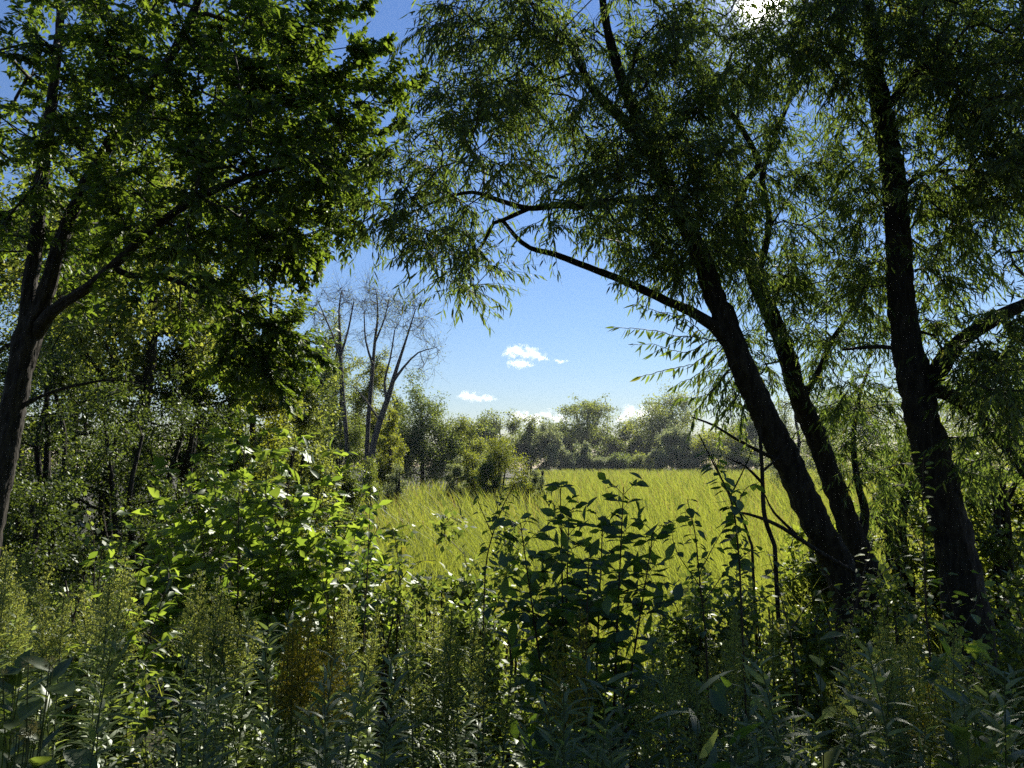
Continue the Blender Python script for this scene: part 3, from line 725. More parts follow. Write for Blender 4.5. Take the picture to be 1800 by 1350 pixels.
def willows():
    d = 6.2
    A = [limb_px([(1492, 1040, d + .1, 78), (1470, 985, d + .1, 66), (1438, 925, d, 62), (1388, 820, d, 60), (1330, 700, d - .05, 57), (1290, 605, d - .1, 52), (1258, 525, d - .1, 47), (1230, 450, d - .15, 43), (1200, 380, d - .2, 40), (1160, 300, d - .2, 37), (1128, 225, d - .3, 31), (1090, 130, d - .4, 25), (1062, 20, d - .5, 18), (1050, -120, d - .6, 12), (1040, -300, d - .7, 7)], .06),
         limb_px([(1146, 275, d - .2, 26), (1110, 225, d - .3, 22), (1062, 180, d - .4, 19), (1036, 148, d - .45, 17), (1006, 85, d - .5, 14), (975, 48, d - .55, 11), (930, 0, d - .6, 8), (880, -80, d - .7, 5)], .08),
         limb_px([(1172, 340, d - .2, 24), (1146, 351, d - .3, 19), (1090, 352, d - .4, 16), (1030, 362, d - .5, 15), (980, 361, d - .55, 14), (930, 366, d - .6, 12), (880, 353, d - .65, 10), (830, 338, d - .7, 8), (771, 352, d - .75, 6), (715, 378, d - .8, 4), (660, 400, d - .8, 3)], .07),
         limb_px([(1278, 600, d - .1, 30), (1256, 575, d - .15, 25), (1215, 548, d - .2, 21), (1170, 528, d - .25, 18), (1120, 505, d - .3, 16), (1085, 489, d - .35, 15), (1030, 468, d - .4, 13), (975, 447, d - .5, 12), (932, 436, d - .5, 10), (905, 414, d - .55, 9), (888, 392, d - .55, 8), (880, 386, d - .55, 7)], .07),
         limb_px([(930, 366, d - .6, 10), (886, 386, d - .56, 9), (868, 392, d - .6, 8), (848, 430, d - .6, 7), (822, 460, d - .65, 5), (800, 490, d - .7, 3)], .07),
         limb_px([(1395, 815, d, 14), (1360, 805, d - .1, 9), (1300, 775, d - .2, 6), (1255, 748, d - .3, 5), (1216, 733, d - .3, 4)], .07)]
    BA = [(830, 60, 65, 20, 5.5), (770, 40, 24, 4, 5.4, .4), (920, 80, 100, 34, 5.6), (815, 150, 48, 14, 5.4), (890, 190, 70, 12, 5.5), (1010, 140, 100, 30, 5.8), (795, 230, 40, 8, 5.3, .5), (860, 260, 60, 7, 5.4), (1110, 90, 80, 22, 6),
          (1080, 230, 90, 22, 5.9), (1180, 200, 80, 26, 6.0), (730, 300, 50, 11, 5.3, .5), (820, 320, 60, 13, 5.4), (920, 300, 60, 8, 5.5), (1010, 330, 60, 11, 5.6), (1090, 330, 70, 20, 5.8), (690, 345, 42, 7, 5.2, .4), (665, 410, 36, 4, 5.2, .3),
          (740, 395, 48, 7, 5.2, .4), (800, 440, 48, 8, 5.3, .4), (750, 450, 36, 4, 5.2, .3), (815, 490, 24, 3, 5.4, .3), (870, 455, 26, 2, 5.4, .3), (950, 395, 26, 3, 5.5, .3), (1140, 300, 80, 22, 5.8), (1180, 390, 60, 20, 6.0), (1100, 400, 50, 10, 5.8), (1125, 455, 34, 6, 5.9, .3), (1195, 470, 40, 10, 6.0, .3), (1160, 120, 70, 18, 5.8), (1230, 330, 60, 22, 6.0), (1215, 250, 60, 20, 5.8),
          (960, -110, 180, 34, 5.2), (1130, -150, 160, 34, 5.4), (860, -100, 80, 12, 5.2), (1000, -360, 220, 24, 4.6, .9), (1190, 60, 50, 9, 6.0), (1260, 430, 50, 14, 6.0, .4)]
    willow('leaning willow with the long bare lower bough reaching left into the open sky', A, ['trunk', 'limb', 'limb', 'limb', 'limb', 'dead_branch'], BA, 61, 4100, base_px=1515, D=d + .1)
    d = 7.3
    Bt = [limb_px([(1528, 1005, d, 56), (1503, 955, d, 50), (1470, 862, d, 46), (1438, 775, d, 44), (1402, 690, d - .1, 42), (1375, 600, d - .1, 38), (1346, 535, d - .1, 35), (1322, 480, d - .1, 31), (1306, 430, d - .15, 28), (1296, 370, d - .2, 22), (1312, 320, d - .25, 17), (1333, 290, d - .3, 15), (1312, 240, d - .3, 13), (1270, 178, d - .35, 12), (1225, 120, d - .4, 10), (1195, 50, d - .4, 8), (1170, -60, d - .5, 6)], .07),
          limb_px([(1328, 492, d - .1, 20), (1344, 440, d, 16), (1352, 380, d, 14), (1340, 310, d - .05, 13), (1362, 240, d, 11), (1392, 160, d, 9), (1410, 60, d, 7), (1420, -80, d, 5)], .08),
          limb_px([(1412, 700, d - .1, 16), (1440, 650, d, 13), (1462, 600, d + .1, 11), (1500, 540, d + .2, 8), (1530, 480, d + .3, 5)], .08),
          limb_px([(1510, 960, d, 22), (1520, 900, d + .1, 17), (1508, 850, d + .1, 13), (1500, 780, d + .2, 10), (1510, 700, d + .2, 7), (1530, 640, d + .3, 5)], .08)]
    BB = [(1250, 120, 90, 20, 7.0), (1280, 210, 90, 24, 7.1), (1330, 130, 80, 14, 7.0), (1400, 90, 80, 18, 6.9), (1330, 300, 90, 28, 7.1), (1400, 240, 70, 16, 7.2), (1380, 380, 90, 26, 7.2), (1300, 420, 70, 20, 7.0), (1440, 330, 60, 12, 7.2), (1340, 500, 70, 16, 7.2), (1430, 470, 70, 16, 7.3),
          (1420, 560, 70, 16, 7.3), (1490, 520, 60, 12, 7.4), (1300, 590, 40, 6, 7.0, .4), (1480, 630, 60, 12, 7.5), (1340, 640, 36, 6, 7.0, .4), (1270, 670, 40, 6, 6.8, .4), (1450, 710, 55, 10, 7.4), (1530, 720, 60, 12, 7.5), (1560, 820, 60, 10, 7.6), (1490, 800, 40, 7, 7.5), (1540, 600, 40, 7, 7.6),
          (1280, 20, 90, 16, 6.8), (1330, -160, 170, 26, 6.2), (1200, -200, 120, 16, 6.2), (1550, 900, 50, 7, 7.6), (1400, -20, 70, 10, 6.6)]
    willow('thinner leaning willow stem standing behind and right of the leaning one', Bt, ['trunk', 'limb', 'limb', 'limb'], BB, 64, 3400, base_px=1545, D=d)
    d = 5.9
    Ct = [limb_px([(1700, 1085, d, 96), (1690, 1020, d, 84), (1678, 960, d, 78), (1650, 850, d, 74), (1622, 735, d, 72), (1604, 650, d, 66), (1586, 550, d, 58), (1580, 430, d, 53), (1572, 330, d, 50), (1560, 240, d, 45), (1546, 175, d, 42), (1535, 100, d - .05, 32), (1526, 0, d - .1, 27), (1520, -120, d - .15, 20), (1516, -300, d - .2, 12)], .06),
          limb_px([(1612, 690, d, 44), (1640, 668, d, 38), (1664, 628, d - .05, 33), (1692, 598, d - .1, 31), (1740, 566, d - .2, 28), (1800, 535, d - .3, 25), (1870, 512, d - .4, 20), (1960, 480, d - .5, 14), (2060, 420, d - .6, 8)], .08),
          limb_px([(1622, 690, d, 34), (1660, 690, d + .05, 28), (1700, 714, d + .1, 25), (1742, 752, d + .1, 22), (1790, 815, d + .1, 18), (1840, 880, d + .1, 13)], .08),
          limb_px([(1556, 190, d, 24), (1580, 165, d - .1, 18), (1605, 138, d - .15, 13), (1640, 80, d - .2, 10), (1680, 10, d - .3, 7), (1710, -80, d - .3, 5)], .08),
          limb_px([(1546, 150, d, 20), (1524, 112, d + .1, 16), (1490, 112, d + .2, 11), (1470, 88, d + .2, 9), (1440, 50, d + .3, 6), (1410, 0, d + .3, 4)], .08),
          limb_px([(1598, 632, d, 14), (1570, 612, d, 10), (1530, 610, d + .1, 8), (1480, 615, d + .2, 5)], .08),
          limb_px([(1575, 355, d, 16), (1600, 320, d + .1, 12), (1650, 290, d + .2, 9), (1710, 240, d + .3, 6), (1770, 200, d + .4, 4)], .08)]
    BC = [(1420, 60, 80, 24, 6.2), (1480, 60, 80, 24, 6.0), (1600, 60, 80, 30, 5.7), (1700, 60, 100, 38, 5.6), (1780, 120, 90, 32, 5.5), (1660, 160, 90, 30, 5.8), (1500, 150, 60, 12, 6.1), (1740, 230, 90, 28, 5.7), (1640, 260, 80, 20, 6.0), (1500, 260, 60, 12, 6.2), (1540, 330, 60, 12, 6.2), (1650, 370, 80, 20, 6.0),
          (1740, 340, 70, 18, 5.8), (1790, 300, 50, 12, 5.6), (1680, 440, 60, 13, 6.0), (1520, 420, 60, 12, 6.3), (1630, 480, 50, 9, 6.1), (1550, 500, 45, 8, 6.2), (1650, 560, 40, 7, 6, .4), (1760, 600, 60, 16, 5.6, .4), (1700, 640, 50, 12, 5.7, .4), (1790, 660, 60, 14, 5.6), (1740, 700, 60, 12, 5.8), (1780, 790, 60, 10, 5.8),
          (1700, 800, 45, 7, 6.0), (1850, 500, 90, 12, 5.2), (1900, 300, 120, 24, 5.2), (1880, 100, 120, 26, 5.2), (1560, -120, 180, 44, 5.5), (1750, -120, 160, 40, 5.2), (1430, -120, 110, 22, 5.9), (1600, -360, 260, 36, 4.8, .9), (1900, -150, 160, 24, 4.9)]
    willow('thick upright willow with a bough bending off to the right edge', Ct, ['trunk', 'limb', 'limb', 'limb', 'limb', 'limb', 'limb'], BC, 67, 5500, base_px=1722, D=d, leafm='willow')
willows()

# leafy sprays hanging off the lower side of the leaning willow, seen one leaf at a time against the sky
def spray(rows, seed, label):
    rng = rngof(seed)
    base = P(rows[0][0][0], rows[0][0][1], rows[0][0][2])
    t = thing('willow_shoot', label, 'branch', base, 'willow shoots against the open sky')
    g = Geo(); pos = []; fr = []; sz = []
    for row in rows:
        p, r = limb_px(row, .02); p = p + np.cumsum(rng.normal(size=p.shape) * .0035, 0); tube(g, p, r * .5, 5)
        tan = nrm(np.gradient(p, axis=0)); n = len(p)
        L = np.linalg.norm(p[-1] - p[0]); m = int(L / .030)
        for i in range(m):
            k = int(n * (.12 + .88 * i / m)); k = min(k, n - 1)
            side = nrm(np.cross(tan[k], [0.1, 1, 0])) * (1 if i % 2 else -1)
            d = nrm(tan[k] * .35 + side * .25 + np.array([0, 0, -.75]) + rng.normal(size=3) * .28)
            if i > m * .9: d = nrm(tan[k] + np.array([0, 0, -.3]))
            pos.append(p[k]); fr.append(frames(d, rng.normal(size=3) * .6 + np.array([.6, -.8, .2]))); sz.append(.118 * rng.uniform(.6, 1.15) * (1 - .4 * max(0, i / m - .6)))
    part('twig', g, M['twig'], t)
    leaf_parts(t, 'leaf', (WILLOW[0] * np.array([1.5, 1, 1]), WILLOW[1]), M['willow'], np.array(pos), np.array(fr), np.array(sz), rng.uniform(0, 1, len(pos)), 300, rng, base, 'leaves')
d = 6.05
spray([[(1270, 600, d, 6), (1200, 590, d - .1, 4), (1150, 578, d - .15, 3), (1082, 570, d - .2, 2)], [(1230, 595, d - .05, 4), (1180, 560, d - .1, 3), (1112, 540, d - .2, 2)], [(1250, 598, d, 4), (1200, 618, d - .1, 3), (1150, 606, d - .15, 2), (1114, 602, d - .2, 2)], [(1262, 606, d, 5), (1210, 640, d - .1, 3), (1165, 650, d - .2, 3), (1118, 664, d - .2, 2)],
       [(1275, 610, d, 5), (1230, 650, d - .1, 3), (1200, 668, d - .1, 2), (1180, 678, d - .15, 2)], [(1215, 592, d - .05, 3), (1180, 606, d - .1, 2), (1140, 625, d - .15, 2)], [(1240, 590, d, 4), (1200, 555, d - .1, 3), (1160, 545, d - .1, 2)]], 71, 'fan of dark willow shoots poking left from the leaning trunk below its long bough')
spray([[(1290, 640, d, 6), (1260, 680, d - .1, 4), (1230, 720, d - .2, 3), (1215, 760, d - .3, 2)], [(1290, 660, d, 5), (1270, 700, d - .1, 3), (1262, 750, d - .2, 2)], [(1280, 650, d, 5), (1240, 690, d - .1, 3), (1195, 700, d - .2, 2), (1180, 715, d - .2, 2)], [(1300, 690, d, 5), (1280, 730, d - .1, 3), (1275, 790, d - .2, 2)], [(1310, 700, d, 5), (1300, 750, d - .1, 3), (1310, 790, d - .2, 2)]], 72, 'yellow-lit willow shoots hanging down over the far yellow-green willow')

# ------------------------------------------------------------------ wood edge on the left
LW = 'trees and bushes of the wood on the left'
LEFT = [
 ('broadleaf_tree', 'tall sunlit tree with a straight dark stem behind the forking elm', 'tree', 238, 13, 230, 420, 201, 'mid', dict(base=.36, nleaf=15000, natt=220, lumps=30, lpx=11, sig=.11, trf=.017)),
 ('broadleaf_tree', 'thin pale-leaved tree whose airy twigs show against the sky right of the elm bough', 'tree', 452, 17, 415, 170, 202, 'yellowgreen', dict(base=.42, nleaf=3800, natt=130, lumps=20, lpx=8, sig=.09, trf=.012)),
 ('broadleaf_tree', 'leafy tree at the far left behind the fork of the elm', 'tree', 20, 14, 300, 330, 203, 'thicket', dict(base=.25, nleaf=9000, natt=160, lumps=24, lpx=10, sig=.12)),
 ('broadleaf_tree', 'bright yellow-green tree standing in the sun behind the big-leaved bush', 'tree', 425, 15, 550, 190, 204, 'yellowgreen', dict(base=.1, nleaf=13000, natt=180, lumps=28, lpx=8.5, sig=.11)),
 ('broadleaf_tree', 'green tree below the drooping elm branch', 'tree', 492, 20, 572, 150, 205, 'mid', dict(base=.06, nleaf=11000, natt=150, lumps=24, lpx=7, sig=.12)),
 ('broadleaf_tree', 'brownish half-bare tree left of the leafless trees', 'tree', 552, 27, 610, 80, 206, 'dark', dict(base=.1, nleaf=4000, natt=140, lumps=18, lpx=5.5)),
 ('broadleaf_tree', 'sunlit bushy tree right of the tall straight stem', 'tree', 335, 14, 560, 190, 207, 'thicket', dict(base=.06, nleaf=11000, natt=170, lumps=26, lpx=9, sig=.11)),
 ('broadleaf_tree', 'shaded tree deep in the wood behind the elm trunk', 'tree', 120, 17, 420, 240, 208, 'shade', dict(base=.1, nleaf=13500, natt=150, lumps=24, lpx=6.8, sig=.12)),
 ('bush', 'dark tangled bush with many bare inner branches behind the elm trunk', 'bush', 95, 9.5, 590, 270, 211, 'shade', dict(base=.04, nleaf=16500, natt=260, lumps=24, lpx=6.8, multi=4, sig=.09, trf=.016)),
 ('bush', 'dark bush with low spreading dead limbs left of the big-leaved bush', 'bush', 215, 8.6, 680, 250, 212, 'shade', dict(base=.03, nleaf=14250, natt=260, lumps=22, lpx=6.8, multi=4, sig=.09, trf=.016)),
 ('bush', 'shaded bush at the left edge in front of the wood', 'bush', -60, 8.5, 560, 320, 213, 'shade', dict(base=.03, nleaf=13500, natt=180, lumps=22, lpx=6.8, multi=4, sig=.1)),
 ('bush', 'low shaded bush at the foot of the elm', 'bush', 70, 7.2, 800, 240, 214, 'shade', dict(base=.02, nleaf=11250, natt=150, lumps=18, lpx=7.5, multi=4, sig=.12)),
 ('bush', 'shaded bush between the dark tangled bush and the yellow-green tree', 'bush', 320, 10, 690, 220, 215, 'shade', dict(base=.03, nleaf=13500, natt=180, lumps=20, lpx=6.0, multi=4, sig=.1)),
 ('bush', 'bush at the wood edge right behind the big-leaved bush', 'bush', 520, 13, 735, 150, 216, 'mid', dict(base=.02, nleaf=8000, natt=120, lumps=18, lpx=7, multi=4, sig=.14)),
 ('bush', 'small bush at the wood edge where the cattails begin', 'bush', 590, 19, 770, 100, 217, 'thicket', dict(base=.02, nleaf=6000, natt=90, lumps=14, lpx=6, multi=4, sig=.16)),
 ('bush', 'bush filling the wood edge below the brownish half-bare tree', 'bush', 470, 24, 720, 130, 218, 'dark', dict(base=.02, nleaf=7000, natt=90, lumps=16, lpx=6, multi=4, sig=.16)),
]
for name, label, cat, px, d, top, wd, seed, mat, kw in LEFT:
    put_tree(name, label, cat, px, d, top, wd, seed, mat, group=LW, **kw)
RT = 'bushes under the willows on the right'
RIGHT = [
 ('bush', 'leafy bush between the leaning stems and the thick upright trunk', 'bush', 1570, 8.6, 760, 190, 231, 'mid', dict(base=.02, nleaf=5200, natt=150, lumps=20, lpx=13, multi=4, sig=.11)),
 ('bush', 'leafy bush at the right edge behind the thick upright trunk', 'bush', 1760, 7.8, 740, 230, 232, 'thicket', dict(base=.02, nleaf=6500, natt=170, lumps=20, lpx=14, multi=4, sig=.11)),
 ('bush', 'thin bush with pale stems right at the edge of the cattails', 'bush', 1430, 8.2, 860, 150, 233, 'thicket', dict(base=.02, nleaf=2600, natt=110, lumps=14, lpx=13, multi=4, sig=.11)),
 ('bush', 'bush beyond the bough that bends to the right edge', 'bush', 1850, 9.5, 660, 220, 234, 'mid', dict(base=.02, nleaf=6000, natt=140, lumps=18, lpx=13, multi=4, sig=.12)),
]
for name, label, cat, px, d, top, wd, seed, mat, kw in RIGHT:
    put_tree(name, label, cat, px, d, top, wd, seed, mat, group=RT, **kw)

# ------------------------------------------------------------------ near saplings with large leaves
def compound(base, d, rng, size, npair=2, drop=.3):
    """leaflets of one pinnate leaf: list of (pos, frame, size) and the rachis"""
    d = nrm(d); L = size * (.75 + .55 * npair)
    up = np.array([0, 0, 1.]); side = nrm(np.cross(d, up) + 1e-3)
    t = np.linspace(0, 1, 5)[:, None]
    r = base + d * L * t + np.array([0, 0, -drop]) * L * t * t
    out = []
    for k in range(npair):
        f = .45 + .5 * (k + .0) / npair; p = base + d * L * f + np.array([0, 0, -drop]) * L * f * f
        for s in (-1, 1):
            dd = nrm(d * .55 + side * s * .85 + np.array([0, 0, -.35]) + rng.normal(size=3) * .2)
            out.append((p, frames(dd, up * .7 + rng.normal(size=3) * .5), size * rng.uniform(.75, 1.05)))
    dd = nrm(r[-1] - r[-2] + rng.normal(size=3) * .08)
    out.append((r[-1], frames(dd, up * .7 + rng.normal(size=3) * .5), size * rng.uniform(.95, 1.2)))
    return r, out
def leafy_sapling(name, label, cat, base, tops, seed, size, mat, tmpl=BIGLEAF, gap=.085, dia=.011, npair=2, start=.3, nparts=300, spread=.85, upw=.35, group=None, side_br=0, lift=0.0, tmpl2=None):
    rng = rngof(seed)
    base = np.array([base[0], base[1], float(ground(base[0], base[1])) - .02])
    t = thing(name, label, cat, base, group)
    wood = Geo(); pos = []; fr = []; sz = []; stems = []
    for (px, py, d) in tops:
        tip = P(px, py, d)
        b = base + np.append(rng.normal(size=2) * .05, 0)
        mid = b + (tip - b) * .5 + np.array([0, 0, .10 * np.linalg.norm(tip - b)]) * .6
        p = catmull([b, mid, tip], .03)
        stems.append((p, dia * np.linspace(1, .18, len(p)), start))
        for k in range(side_br):
            i = int(len(p) * rng.uniform(.35, .8)); a = rng.uniform(0, 6.28)
            e = p[i] + np.array([math.cos(a), math.sin(a), .6]) * rng.uniform(.16, .34)
            q = catmull([p[i], p[i] + (e - p[i]) * .5 + [0, 0, .02], e], .03)
            stems.append((q, dia * .5 * np.linspace(1, .3, len(q)), .25))
    for p, r, st in stems:
        tube(wood, p, r, 6)
        seg = np.linalg.norm(np.diff(p, axis=0), axis=1).sum(); n = max(2, int(seg * (1 - st) / gap))
        ph = rng.uniform(0, 3)
        for i in range(n + 1):
            f = st + (1 - st) * i / n; k = min(int(f * (len(p) - 1)), len(p) - 2)
            tan = nrm(p[k + 1] - p[k])
            young = .65 + .35 * (1 - max(0, (f - .8) / .2)) if i < n else .7
            for s in (0, math.pi):
                a = ph + i * math.pi / 2 + s + rng.normal() * .25
                h = np.array([math.cos(a), math.sin(a), 0]); 
                dd = nrm(h * spread + tan * upw * (1.6 if f > .85 else 1) + np.array([0, 0, .1 + lift]))
                rc, ll = compound(p[k], dd, rng, size * young * rng.uniform(.85, 1.1), npair, .25)
                tube(wood, rc, np.linspace(.0016, .0008, 5), 3)
                for a_, b_, c_ in ll: pos.append(a_); fr.append(b_); sz.append(c_)
    part('stem', wood, M['redstem'], t)
    pos, fr, sz = np.array(pos), np.array(fr), np.array(sz); rnd = rng.uniform(0, 1, len(pos))
    if tmpl2 is None: leaf_parts(t, 'leaf', tmpl, M[mat], pos, fr, sz, rnd, nparts, rng, base, 'leaves')
    else:
        m = rng.uniform(size=len(pos)) < .3
        leaf_parts(t, 'leaf', tmpl, M[mat], pos[~m], fr[~m], sz[~m], rnd[~m], int(nparts * .7), rng, base, 'leaves')
        leaf_parts(t, 'leaf', tmpl2, M[mat], pos[m], fr[m], sz[m] * 1.15, rnd[m], int(nparts * .3), rng, base, 'leaves')
    return t
leafy_sapling('ash_sapling', 'dark broad-leaved sapling rising in front of the cattails with two leafy tops', 'sapling', (.25, 2.75),
    [(985, 858, 2.75), (1000, 900, 2.7), (1096, 856, 2.7), (1150, 925, 2.65), (915, 920, 2.65), (1060, 905, 2.85), (1035, 985, 2.5)], 401, .088, 'ash', gap=.075, dia=.010, start=.2, side_br=1, upw=.55)
leafy_sapling('box_elder', 'big-leaved bright green bush in the sun right of the elm', 'bush', (-2.0, 5.45),
    [(372, 775, 5.38), (432, 742, 5.62), (300, 830, 5.25), (520, 770, 5.50), (590, 800, 5.38), (638, 868, 5.25), (250, 905, 5.12), (470, 800, 5.25), (655, 940, 5.12), (345, 880, 5.00), (560, 870, 5.12), (420, 860, 5.00), (500, 930, 4.88), (290, 960, 4.88)], 402, .145, 'shrub', gap=.12, dia=.014, start=.22, side_br=2, tmpl2=LOBED)
leafy_sapling('box_elder', 'smaller leafy bush hugging the right foot of the big-leaved bush', 'bush', (-.95, 4.8),
    [(600, 950, 4.8), (640, 975, 4.7), (560, 980, 4.6), (690, 1000, 4.7)], 403, .10, 'shrub', gap=.11, dia=.010, start=.25, side_br=1, nparts=160)
leafy_sapling('box_elder', 'leafy bush at the left foot of the big-leaved bush', 'bush', (-2.3, 3.9),
    [(215, 930, 3.9), (180, 960, 3.9), (250, 985, 3.8), (300, 1010, 3.7)], 404, .085, 'shrub', gap=.11, dia=.010, start=.25, side_br=1, nparts=160)
leafy_sapling('maple_seedling', 'young maple with a few large lobed leaves among the goldenrods on the right', 'sapling', (1.62, 2.45),
    [(1680, 1140, 2.4), (1710, 1160, 2.5), (1650, 1175, 2.35)], 405, .115, 'shrub', tmpl=LOBED, gap=.16, dia=.006, npair=1, start=.7, nparts=60)

def round_leaf(label, stems, seed, size, mat, gap=.035, droop=.55, group='thin round-leaved saplings'):
    """stems: lists of (px, py, d, dia px), root first"""
    rng = rngof(seed)
    b = P(stems[0][0][0], 811, stems[0][0][2]); base = np.array([b[0], b[1], float(ground(b[0], b[1])) - .02])
    t = thing('sapling', label, 'sapling', base, group)
    g = Geo(); pos = []; fr = []; sz = []
    for si, row in enumerate(stems):
        p, r = limb_px(row, .02)
        if si == 0 and p[0][2] > base[2]:
            p = np.vstack([base + (p[0] - base) * np.linspace(0, 1, 12)[:-1, None], p]); r = np.concatenate([np.full(11, r[0]), r])
        tube(g, p, r * .7, 5)
        seg = np.linalg.norm(np.diff(p, axis=0), axis=1).sum(); n = max(3, int(seg / gap * 1.3)); tan = nrm(np.gradient(p, axis=0))
        for i in range(int(n * (.3 if si == 0 else .05)), n + 1):
            k = min(int(i / n * (len(p) - 1)), len(p) - 1); a = i * 2.4 + rng.normal() * .4
            h = np.array([math.cos(a), math.sin(a) * .7, 0])
            d = nrm(h + tan[k] * .25 + np.array([0, 0, -droop]) + rng.normal(size=3) * .2)
            pt = p[k] + h * .016; tube(g, np.array([p[k], pt]), .0008, 3)
            pos.append(pt); fr.append(frames(d, np.array([0, 0, 1.]) + h * .6 + rng.normal(size=3) * .3)); sz.append(size * rng.uniform(.65, 1.15))
    part('stem', g, M['redstem'], t)
    leaf_parts(t, 'leaf', ROUND, M[mat], np.array(pos), np.array(fr), np.array(sz), rng.uniform(0, 1, len(pos)), 200, rng, base, 'leaves')
round_leaf('thin dark sapling with hanging rounded leaves left of the leaning trunk', [[(1300, 990, 3.0, 5), (1290, 900, 3.0, 4), (1268, 840, 3.0, 3), (1248, 795, 3.0, 2)], [(1290, 900, 3.0, 3), (1310, 860, 3.05, 2), (1330, 850, 3.1, 2)]], 411, .058, 'ash', .04)
round_leaf('thin dark sapling with small cupped leaves left of the broad-leaved sapling', [[(850, 1080, 3.1, 4), (856, 980, 3.1, 3.5), (880, 900, 3.1, 3), (905, 850, 3.1, 2)], [(865, 940, 3.1, 3), (840, 880, 3.05, 2), (830, 838, 3.0, 1.5)], [(876, 905, 3.1, 2.5), (870, 860, 3.15, 2), (878, 838, 3.15, 1.5)]], 412, .042, 'ash', .035)
round_leaf('dark sapling at the right rim of the big-leaved bush', [[(640, 1100, 3.3, 4), (646, 1000, 3.3, 3), (650, 900, 3.3, 2), (652, 862, 3.3, 1.5)], [(648, 960, 3.3, 2), (668, 920, 3.25, 1.5)]], 414, .045, 'ash', .04)
round_leaf('dark spreading sapling in front of the right half of the cattails', [[(1240, 1110, 3.3, 5), (1230, 1020, 3.3, 4), (1222, 940, 3.3, 3), (1208, 878, 3.3, 2)], [(1228, 1010, 3.3, 3), (1260, 950, 3.35, 2), (1290, 900, 3.4, 1.5)], [(1230, 1030, 3.3, 3), (1190, 970, 3.25, 2), (1178, 920, 3.2, 1.5)], [(1236, 1060, 3.3, 3), (1280, 1000, 3.3, 2), (1330, 960, 3.3, 1.5)]], 415, .045, 'ash', .04)
round_leaf('upright sapling with small sunlit leaves before the thick upright trunk', [[(1628, 1080, 4.4, 5), (1625, 980, 4.4, 4), (1622, 880, 4.4, 3), (1624, 796, 4.4, 2)], [(1626, 980, 4.4, 3), (1600, 920, 4.4, 2), (1590, 880, 4.4, 1.5)]], 416, .055, 'shrub', .045, .2)
round_leaf('low sapling with pale round leaves at the foot of the thick upright trunk', [[(1700, 1190, 2.8, 4), (1690, 1120, 2.8, 3), (1672, 1060, 2.8, 2), (1660, 1010, 2.8, 1.5)], [(1692, 1125, 2.8, 3), (1650, 1110, 2.75, 2), (1610, 1080, 2.7, 1.5)], [(1690, 1110, 2.8, 2), (1720, 1050, 2.85, 1.5), (1725, 1010, 2.85, 1.5)]], 417, .05, 'shrub', .05, .2)
round_leaf('leafy sapling between the leaning trunk and the upright trunk foot', [[(1480, 1170, 3.3, 5), (1500, 1080, 3.3, 4), (1520, 1000, 3.3, 3), (1535, 950, 3.3, 2)], [(1500, 1080, 3.3, 3), (1450, 1010, 3.3, 2), (1420, 980, 3.3, 1.5)], [(1510, 1040, 3.3, 3), (1560, 1000, 3.35, 2), (1600, 960, 3.4, 1.5)]], 418, .045, 'thicket', .04, .3)
round_leaf('leafy sapling leaning out over the lower right corner plants', [[(1400, 1210, 3.1, 5), (1390, 1120, 3.1, 4), (1370, 1040, 3.1, 3), (1350, 970, 3.1, 2)], [(1388, 1110, 3.1, 3), (1430, 1050, 3.1, 2), (1460, 1030, 3.1, 1.5)], [(1380, 1080, 3.1, 3), (1330, 1040, 3.1, 2), (1300, 1020, 3.1, 1.5)]], 419, .042, 'thicket', .04, .3)
round_leaf('vine with bright yellow-green leaves in the sunny gap before the cattails', [[(700, 1080, 4.2, 4), (702, 1010, 4.2, 3), (695, 950, 4.2, 2), (686, 920, 4.2, 1.5)], [(704, 1020, 4.2, 3), (730, 990, 4.2, 2), (765, 985, 4.2, 1.5)]], 420, .075, 'yellowgreen', .06, .3)

# dead thin stems standing against the marsh
def dead_stem(label, rows, seed):
    b = P(rows[0][0][0], 811, rows[0][0][2]); base = np.array([b[0], b[1], float(ground(b[0], b[1])) - .02])
    t = thing('dead_stem', label, 'stem', base, 'dead stems beside the leaning trunk')
    for k, row in enumerate(rows):
        p, r = limb_px(row, .04)
        if k == 0: p = np.vstack([base + (p[0] - base) * np.linspace(0, 1, 8)[:-1, None], p]); r = np.concatenate([np.full(7, r[0]), r])
        part('stem' if k == 0 else 'side_branch', tube(Geo(), p, r, 7, ridge=.08, rng=rngof(seed)), M['bark'], t)
dead_stem('dark upright dead stem just left of the leaning trunk', [[(1362, 960, 5.6, 8), (1344, 905, 5.6, 8), (1340, 830, 5.6, 7), (1335, 752, 5.6, 6)], [(1341, 850, 5.6, 6), (1310, 820, 5.5, 4), (1276, 804, 5.5, 2)], [(1339, 830, 5.6, 5), (1372, 800, 5.6, 3), (1400, 760, 5.6, 2)]], 431)
dead_stem('thin dead twig leaning left before the marsh beside the dead stem', [[(1322, 960, 5.0, 5), (1300, 900, 5.0, 4), (1262, 830, 5.0, 3), (1228, 762, 5.0, 2)], [(1285, 870, 5.0, 3), (1310, 820, 5.0, 2), (1322, 790, 5.0, 1.5)]], 432)
dead_stem('fallen dead bough lying slantwise from the leaning trunk to the ground', [[(1500, 1005, 5.4, 8), (1440, 970, 5.3, 8), (1370, 925, 5.2, 7), (1320, 905, 5.1, 5), (1290, 900, 5.0, 3)], [(1400, 940, 5.25, 6), (1360, 900, 5.2, 4), (1345, 870, 5.2, 2)]], 433)

